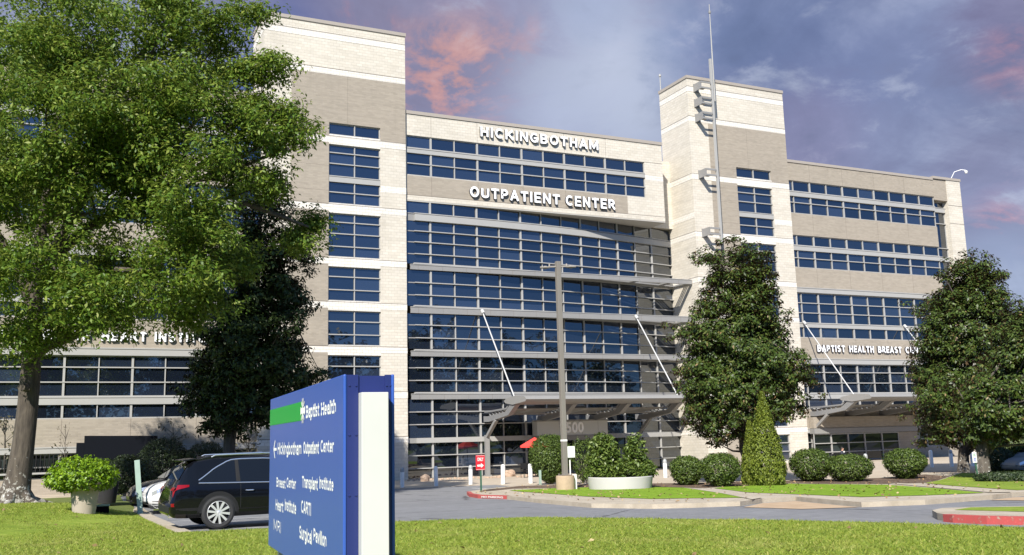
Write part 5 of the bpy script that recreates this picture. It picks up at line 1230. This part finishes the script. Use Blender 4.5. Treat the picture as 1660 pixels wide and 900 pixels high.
def boulder(label, x, y, w, h, name='boulder', grp=None):
    B = gp(x, y); k = t_of(B.x, B.y)/FOC; bm = bmesh.new(); bmesh.ops.create_icosphere(bm, subdivisions=3, radius=1.0)
    ph = rng.random(6)*6
    for v in bm.verts:
        c = v.co; f = 1+.16*math.sin(3*c.x+ph[0])*math.sin(3*c.y+ph[1])+.10*math.sin(6*c.z+ph[2]+4*c.x)+.06*math.sin(11*c.y+ph[3]); v.co = Vector((c.x*f*w*k/2, c.y*f*w*k/2*.8, max(-.05, (c.z*f+.55)*h*k/1.6)))
    me = bpy.data.meshes.new(name); bm.to_mesh(me); bm.free(); me.materials.append(ROCK); o = bpy.data.objects.new(name, me); COL.objects.link(o); o.location = B; tag(o, label, 'rock', grp)
boulder('tan boulder at the foot of the glass near the left tower', 689, 781, 14, 12); boulder('larger tan boulder at the foot of the glass beside a bollard', 827, 773, 17, 12)
for i in range(34):
    x = 664+6.1*i+random.uniform(-2, 2); y = 780.0-(x-664)*.035+random.uniform(-.8, .6)
    if abs(x-689) < 8 or abs(x-827) < 9: continue
    boulder('small tan stone in the row edging the foot of the glass wall', x, y, random.uniform(3.5, 7), random.uniform(2.5, 4.5), 'stone', 'small stones edging the glass wall')

# ---- person seated at the right entrance
def person():
    P0 = at_t(1366, 740, 66); bx, by = P0[0], P0[1]
    b = empty('bench', (0, 0, 0)); m = MB(); m.box(bx-.7, bx+.7, by-.22, by+.22, .40, .46); m.build('seat', BLACKP, b)
    for s in (-.6, .6): m = MB(); m.box(bx+s-.04, bx+s+.04, by-.2, by+.2, .02, .40); m.build('leg', BLACKP, b)
    m = MB(); m.box(bx-.7, bx+.7, by+.22, by+.27, .5, .9); m.build('backrest', BLACKP, b); rebase(b, (bx, by, .02)); tag(b, 'black bench under the right canopy behind the clipped shrubs', 'bench')
    root = empty('person'); V, E, Rd = [], [], []
    def ch(pts, rads, frm=None):
        last = frm
        for p, r in zip(pts, rads):
            V.append(p); Rd.append(r); i = len(V)-1
            if last is not None: E.append((last, i))
            last = i
        return last
    ch([(0, 0, .53)], [.14]); ch([(0, .02, .72), (0, .02, .92)], [.135, .16], 0); ch([(0, .01, 1.04), (0, 0, 1.10)], [.09, .058], 2)
    ch([(0, -.02, 1.18), (0, -.02, 1.26)], [.085, .082], 4)
    for s in (-1, 1):
        ch([(.17*s, .01, .99), (.23*s, -.06, .76), (.15*s, -.28, .66), (.10*s, -.36, .64)], [.065, .05, .042, .036], 2)
        ch([(.10*s, -.08, .52), (.12*s, -.45, .52), (.12*s, -.46, .12), (.12*s, -.60, .07)], [.095, .075, .05, .045], 0)
    me = bpy.data.meshes.new('body'); me.from_pydata(V, E, []); o = bpy.data.objects.new('body', me); COL.objects.link(o)
    sk = o.modifiers.new('s', 'SKIN'); me.skin_vertices[0].data[0].use_root = True
    for i, r in enumerate(Rd): me.skin_vertices[0].data[i].radius = (r, r)
    su = o.modifiers.new('u', 'SUBSURF'); su.levels = 2; su.render_levels = 2
    bpy.context.view_layer.update(); me2 = bpy.data.meshes.new_from_object(o.evaluated_get(bpy.context.evaluated_depsgraph_get())); bpy.data.objects.remove(o)
    me2.materials.clear(); me2.materials.append(CLOTH); me2.materials.append(SKIN)
    for p in me2.polygons:
        c = p.center; p.material_index = 1 if (c.z > 1.07 or (c.y < -.31 and c.z > .58)) else 0; p.use_smooth = True
    ob = bpy.data.objects.new('body', me2); COL.objects.link(ob); ob.parent = root
    h = MB(); h.lathe([(.0, 1.335), (.05, 1.33), (.088, 1.29), (.098, 1.24), (.092, 1.20)], (0, .012, 0), 16); h.lathe([(0, -.03), (.05, 0), (.06, .06), (0, .1)], (0, .065, 1.15), 10); h.build('hair', HAIR, root, True)
    f = MB()
    for s in (-1, 1): f.lathe([(0, -.01), (.011, 0), (0, .01)], (.032*s, -.098, 1.225), 6)
    f.box(-.022, .022, -.104, -.096, 1.158, 1.166); f.build('face', HAIR, root)
    f = MB(); f.add([(0, -.095, 1.225), (-.014, -.098, 1.19), (.014, -.098, 1.19), (0, -.122, 1.192)], [(0, 1, 3), (0, 3, 2), (1, 2, 3)])
    for s in (-1, 1): f.lathe([(0, -.012), (.018, 0), (.014, .02), (0, .03)], (.09*s, -.02, 1.2), 8)
    f.build('nose_and_ears', SKIN, root); f = MB(); f.box(-.06, .06, -.145, -.09, .96, 1.05); f.build('white_collar', WHITE, root)
    root.location = (bx, by-.02, .02); root.rotation_euler = (0, 0, R(25)); tag(root, 'seated person in dark clothes, head just above a clipped shrub', 'person')
person()

# ================================================================== cars
def car(name, label, pnt, loc, rz, kind='suv', rim_chrome=True, group='cars parked at the left'):
    root = empty(name)
    if kind == 'suv':
        ST = [(0.0, .42, .66, .70, .80), (.05, .34, .76, .86, .86), (.10, .30, .92, 1.0, .89), (.16, .29, 1.04, 1.10, .905), (.40, .28, 1.08, 1.50, .93), (.55, .28, 1.075, 1.605, .94), (1.0, .27, 1.06, 1.675, .945), (1.6, .27, 1.045, 1.725, .945), (2.2, .27, 1.03, 1.715, .945), (2.7, .27, 1.02, 1.67, .945), (3.05, .27, 1.01, 1.56, .945), (3.4, .27, 1.0, 1.33, .94), (3.72, .28, .99, 1.10, .935), (4.1, .28, .97, 1.04, .92), (4.45, .29, .90, .95, .88), (4.65, .32, .80, .84, .80), (4.76, .42, .62, .66, .66)]
        WX, WR, roofw, L = (1.08, 3.86), .385, .66, 4.76
    else:
        ST = [(0.0, .40, .60, .64, .74), (.06, .32, .80, .86, .82), (.25, .28, .92, .97, .87), (.7, .27, .93, 1.03, .90), (1.0, .27, .93, 1.20, .905), (1.4, .27, .92, 1.39, .91), (1.9, .27, .91, 1.46, .91), (2.5, .27, .90, 1.44, .91), (2.9, .27, .90, 1.30, .91), (3.3, .27, .89, 1.05, .905), (3.7, .28, .86, .93, .895), (4.2, .28, .78, .84, .86), (4.5, .30, .68, .72, .78), (4.62, .4, .56, .6, .64)]
        WX, WR, roofw, L = (.92, 3.62), .34, .60, 4.62
    col = lambda i, x: float(np.interp(x, [s[0] for s in ST], [s[i] for s in ST]))
    def half(x):
        zb, zs, zr, w = col(1, x), col(2, x), col(3, x), col(4, x); g = max(0.0, min(1.0, (zr-zs)/.5)); wr = w-.05-(w-.05-roofw)*g
        return [(0.0, zb), (w-.12, zb), (w-.02, zb+.10), (w, (zb+zs)/2+.02), (w-.015, zs-.10), (w-.05, zs), (wr+.012, zr-.07), (wr-.10, zr-.005), (wr*.45, zr+.012), (0.0, zr+.018)]
    m = MB(); X = np.unique(np.concatenate([[s[0] for s in ST], np.linspace(0, L, 40)])); rings = []
    for x in X: h = half(x); rings.append([(x, -y, z) for y, z in h] + [(x, y, z) for y, z in reversed(h[1:-1])])
    n = len(rings[0]); vs = [v for r in rings for v in r]; fs = [(i*n+k, i*n+(k+1) % n, (i+1)*n+(k+1) % n, (i+1)*n+k) for i in range(len(rings)-1) for k in range(n)] + [tuple(range(n)), tuple(reversed(range((len(rings)-1)*n, len(rings)*n)))]
    m.add(vs, fs); body = m.build('body', pnt, root, True)
    def S(x, f, side, off=.006):          # point on the greenhouse side, f 0 belt .. 1 roof edge
        h = half(x); a, b = h[5], h[6]; y = a[0]+(b[0]-a[0])*f; z = a[1]+(b[1]-a[1])*f; return (x, side*(y+off), z+off*.3)
    def lower(x, z, off):
        h = half(x)[1:6]; ys = [p[0] for p in h]; zs = [p[1] for p in h]; return float(np.interp(z, zs, ys))+off
    for sd in (-1, 1):
        if kind == 'suv': xs = np.linspace(.62, 3.42, 26); up = lambda x: float(np.interp(x, [.62, 1.0, 1.35, 2.4, 3.0, 3.42], [.12, .62, .90, .93, .92, .12])); lo = lambda x: .06
        else: xs = np.linspace(.95, 3.12, 22); up = lambda x: float(np.interp(x, [.95, 1.3, 1.6, 2.6, 3.12], [.12, .85, .92, .92, .12])); lo = lambda x: .06
        g = MB()
        for a, b in zip(xs[:-1], xs[1:]): g.quad(S(a, lo(a), sd), S(b, lo(b), sd), S(b, up(b), sd), S(a, up(a), sd))
        wn = g.build('side_window', CARGLASS, root)
        t = MB(); t.path([S(x, up(x)+.03, sd, .010) for x in xs], [.016]*len(xs), 6); t.path([S(x, .02, sd, .010) for x in xs], [.014]*len(xs), 6); t.build('window_trim', CHROME, wn, True)
        pl = MB()
        for xp in ((1.55, 2.45) if kind == 'suv' else (1.85, 2.6)): pl.quad(S(xp-.05, lo(xp), sd, .010), S(xp+.05, lo(xp), sd, .010), S(xp+.02, up(xp), sd, .010), S(xp-.06, up(xp), sd, .010))
        pl.build('window_pillar', BLACKP, wn)
        # sill and arch cladding
        cl = MB(); zl = .40
        def strip(x0, x1, z0, z1, off, q=14):
            for a, b in zip(np.linspace(x0, x1, q)[:-1], np.linspace(x0, x1, q)[1:]): cl.quad((a, sd*lower(a, z0, off), z0), (b, sd*lower(b, z0, off), z0), (b, sd*lower(b, z1, off), z1), (a, sd*lower(a, z1, off), z1))
        strip(WX[0]+WR+.03, WX[1]-WR-.03, .29, .46, .008); strip(.03, WX[0]-WR-.05, .36, .52, .008, 8); strip(WX[1]+WR+.05, L-.1, .36, .46, .008, 8)
        for wx in WX:
            an = np.linspace(-.25, math.pi+.25, 22)
            for a, b in zip(an[:-1], an[1:]):
                P_ = []
                for r_, q in ((WR+.035, a), (WR+.035, b), (WR+.105, b), (WR+.105, a)):
                    x_, z_ = wx+r_*math.cos(q), WR+r_*math.sin(q); z_ = max(z_, .28); P_.append((x_, sd*(lower(x_, min(z_, .95), .014)), z_))
                cl.quad(*P_)
        cl.build('cladding', BLACKP, root)
        for wx in WX:
            w_ = MB(); an = np.linspace(0, 2*math.pi, 30, endpoint=False); w_.add([(wx, sd*(lower(wx, .5, .010)), WR+.03)] + [(wx+(WR+.05)*math.cos(q), sd*lower(wx+(WR+.05)*math.cos(q), min(max(.3, WR+(WR+.05)*math.sin(q)), .9), .011), max(.28, WR+(WR+.05)*math.sin(q))) for q in an], [(0, i+1, (i+1) % 30+1) for i in range(30)]); w_.build('wheel_well', DARK, root)
            yo = lower(wx, .5, 0)
            ty = MB(); ty.lathe([(WR*.70, -.11), (WR*.86, -.125), (WR*.985, -.10), (WR, -.04), (WR, .04), (WR*.985, .10), (WR*.86, .125), (WR*.70, .11)], (wx, sd*(yo-.075), WR), 40, axis='Y', caps=False); wh = ty.build('wheel', RUB, root, True)
            rm = MB(); fy = sd*(yo+.036); rm.lathe([(WR*.66, -.02), (WR*.72, 0), (WR*.735, .012), (WR*.70, .02)], (wx, sd*(yo+.022), WR), 40, axis='Y', caps=False)
            ns = 20 if rim_chrome else 10
            for i in range(ns):
                a = 2*math.pi*i/ns; c_, s_ = math.cos(a), math.sin(a); a2 = a+.10*(1 if i % 2 else -1); c2, s2 = math.cos(a2), math.sin(a2)
                rm.bar((wx+c_*WR*.12, fy, WR+s_*WR*.12), (wx+c2*WR*.69, fy-.004*sd, WR+s2*WR*.69), .026, .03, up=(0, 1, 0))
            rm.lathe([(0, sd*.022), (WR*.10, sd*.018), (WR*.17, 0), (WR*.17, -sd*.02)], (wx, fy, WR), 20, axis='Y', caps=False); rm.build('rim', RIMM, wh, True)
            bk = MB(); bk.lathe([(0, 0), (WR*.69, 0)], (wx, sd*(yo+.004), WR), 30, axis='Y'); bk.build('brake_shadow', DARK, wh)
        # door shut lines and handles
        dl = MB()
        for xp in ((1.60, 2.50, 3.42) if kind == 'suv' else (1.55, 2.50, 3.3)):
            zz = np.linspace(.47, col(2, xp)-.02, 8)
            for a, b in zip(zz[:-1], zz[1:]): dl.quad((xp-.005, sd*lower(xp, a, .004), a), (xp+.005, sd*lower(xp, a, .004), a), (xp+.005, sd*lower(xp, b, .004), b), (xp-.005, sd*lower(xp, b, .004), b))
        dl.build('door_gap', DARK, root)
        for xp in ((1.72, 2.62) if kind == 'suv' else (1.62, 2.58)):
            hd = MB(); zh = col(2, xp)-.17; hd.path([(xp, sd*lower(xp, zh, .0), zh), (xp+.03, sd*lower(xp, zh, .035), zh), (xp+.17, sd*lower(xp, zh, .035), zh), (xp+.20, sd*lower(xp, zh, .0), zh)], [.012, .016, .016, .012], 7); hd.build('door_handle', CHROME, root, True)
        mr = MB(); xm = 3.15 if kind == 'suv' else 2.95; zm = col(2, xm)+.04; mr.lathe([(0, -.1), (.07, -.06), (.085, .03), (.05, .1), (0, .11)], (xm, sd*(col(4, xm)+.10), zm+.04), 12, axis='Y'); mr.bar((xm, sd*(col(4, xm)-.06), zm), (xm, sd*(col(4, xm)+.06), zm+.02), .05, .03); mr.build('wing_mirror', pnt, root, True)
        # lamps
        tl = MB(); z0, z1 = (.93, 1.06) if kind == 'suv' else (.68, .84)
        xa = np.linspace(.045, .40 if kind == 'suv' else .3, 8)
        for a, b in zip(xa[:-1], xa[1:]):
            ga = lambda x: z0+.10*(x-.045)/.45; ta = lambda x: min(z1, col(2, x)+.02) if x < .12 else z1-.02*(x-.1)
            tl.quad((a, sd*lower(a, ga(a), .014), ga(a)), (b, sd*lower(b, ga(b), .014), ga(b)), (b, sd*lower(b, ta(b)-.04, .012), ta(b)), (a, sd*lower(a, ta(a)-.04, .012), ta(a)))
        tl.quad((.045, sd*.86, z0), (.10, sd*lower(.10, 1.0, .012), z1-.06), (.085, sd*.55, z1-.06), (.03, sd*.55, z0)); tl.build('tail_lamp', TAIL, root)
        rf = MB(); rf.box(.012, .12, sd*(lower(.06, .62, 0)-.12), sd*(lower(.06, .62, .012)), .56, .635); rf.build('reflector', TAIL, root)
        hl = MB(); xa = np.linspace(L-.62, L-.12, 8); zc = lambda x: col(2, x)-.10
        for a, b in zip(xa[:-1], xa[1:]): hl.quad((a, sd*lower(a, zc(a)-.05, .012), zc(a)-.05), (b, sd*lower(b, zc(b)-.08, .012), zc(b)-.08), (b, sd*lower(b, zc(b)+.06, .010), zc(b)+.06), (a, sd*lower(a, zc(a)+.05, .010), zc(a)+.05))
        hl.quad((L-.10, sd*.80, zc(L-.12)-.07), (L-.03, sd*.50, zc(L-.05)-.06), (L-.06, sd*.50, zc(L-.05)+.06), (L-.12, sd*.79, zc(L-.12)+.06)); hl.build('headlight', LAMPCLR, root)
        if kind == 'suv':
            rr_ = MB(); rr_.path([(.95, sd*.63, 1.68), (1.05, sd*.63, 1.725), (2.5, sd*.63, 1.745), (2.62, sd*.63, 1.70)], [.016, .018, .018, .016], 8); rr_.build('roof_rail', CHROME if rim_chrome else BLACKP, root, True)
    def across(x0, z0, x1, z1, y0, y1, mm, nm, off):
        d = Vector((x1-x0, 0, z1-z0)); nrm = Vector((-d.z, 0, d.x)).normalized()*off; q = MB(); q.quad(Vector((x0, -y0, z0))+nrm, Vector((x0, y0, z0))+nrm, Vector((x1, y1, z1))+nrm, Vector((x1, -y1, z1))+nrm); q.build(nm, mm, root, fixn=False)
    if kind == 'suv':
        across(.205, 1.16, .40, 1.475, .70, .60, CARGLASS, 'rear_window', .02); across(3.68, 1.135, 3.06, 1.55, .72, .60, CARGLASS, 'windscreen', -.02)
        sp = MB(); sp.prism([(.30, -.60, 1.585), (.62, -.60, 1.63), (.62, .60, 1.63), (.30, .60, 1.585)], (0, 0, .035)); sp.build('spoiler', pnt, root, bevel=.012)
        an = MB(); an.path([(.80, 0, 1.65), (.66, 0, 1.86)], [.012, .005], 6); an.box(.74, .88, -.035, .035, 1.645, 1.705); an.build('aerial', BLACKP, root)
        bp = MB(); bp.box(-.012, .05, -.66, .66, .40, .56); bp.build('rear_bumper', BLACKP, root, bevel=.02); ex = MB(); ex.path([(.02, -.5, .33), (.2, -.5, .33)], [.04, .04], 10); ex.build('exhaust', CHROME, root)
        gr = MB(); gr.box(L-.10, L-.02, -.42, .42, .52, .72); gr.build('grille', BLACKP, root, bevel=.015); fg = MB(); fg.box(L-.10, L+.0, -.62, .62, .36, .45); fg.build('front_bumper', BLACKP, root, bevel=.02)
    else:
        across(.78, 1.03, 1.36, 1.38, .66, .56, CARGLASS, 'rear_window', .02); across(3.26, 1.08, 2.74, 1.39, .68, .57, CARGLASS, 'windscreen', -.02)
        gr = MB(); gr.box(L-.09, L-.02, -.4, .4, .46, .58); gr.build('grille', BLACKP, root, bevel=.012)
    root.location = loc; root.rotation_euler = (0, 0, rz); tag(root, label, 'car', group); return root
# nearest: black, tail towards the left, side to the camera
W = gp(353, 858.5); hd = R(4.0); fx = Vector((math.cos(hd), math.sin(hd), 0)); nl = Vector((-math.sin(hd), math.cos(hd), 0))
car('parked_car', 'black sport utility car with big chrome wheels, parked beside the blue sign', CARBLACK, W - fx*1.08 + nl*.92 + Vector((0, 0, .012)), hd)
q = gp(239, 835); a = R(184); f2 = Vector((math.cos(a), math.sin(a), 0)); loc = Vector(q) - f2*4.70 + Vector((0, .75, 0)); loc.z = gz(q.x+2, q.y)+.012
car('parked_car', 'white car whose headlight end shows left of the black car', CARWHITE, loc, a, 'suv', False)
q = gp(214, 822); loc = Vector(q) - f2*4.70 + Vector((0, .9, 0)); loc.z = gz(q.x+2, q.y)+.012
car('parked_car', 'dark car mostly hidden behind the white car and the leaning post', CARBLACK, loc, a, 'suv', False)
q = gp(1636, 772); a = R(170); f2 = Vector((math.cos(a), math.sin(a), 0)); loc = Vector(q) - f2*4.5; loc.z = .03
car('parked_car', 'silver car at the right edge behind the low hedge', CARGREY, loc, a, 'sedan', False, group=None)
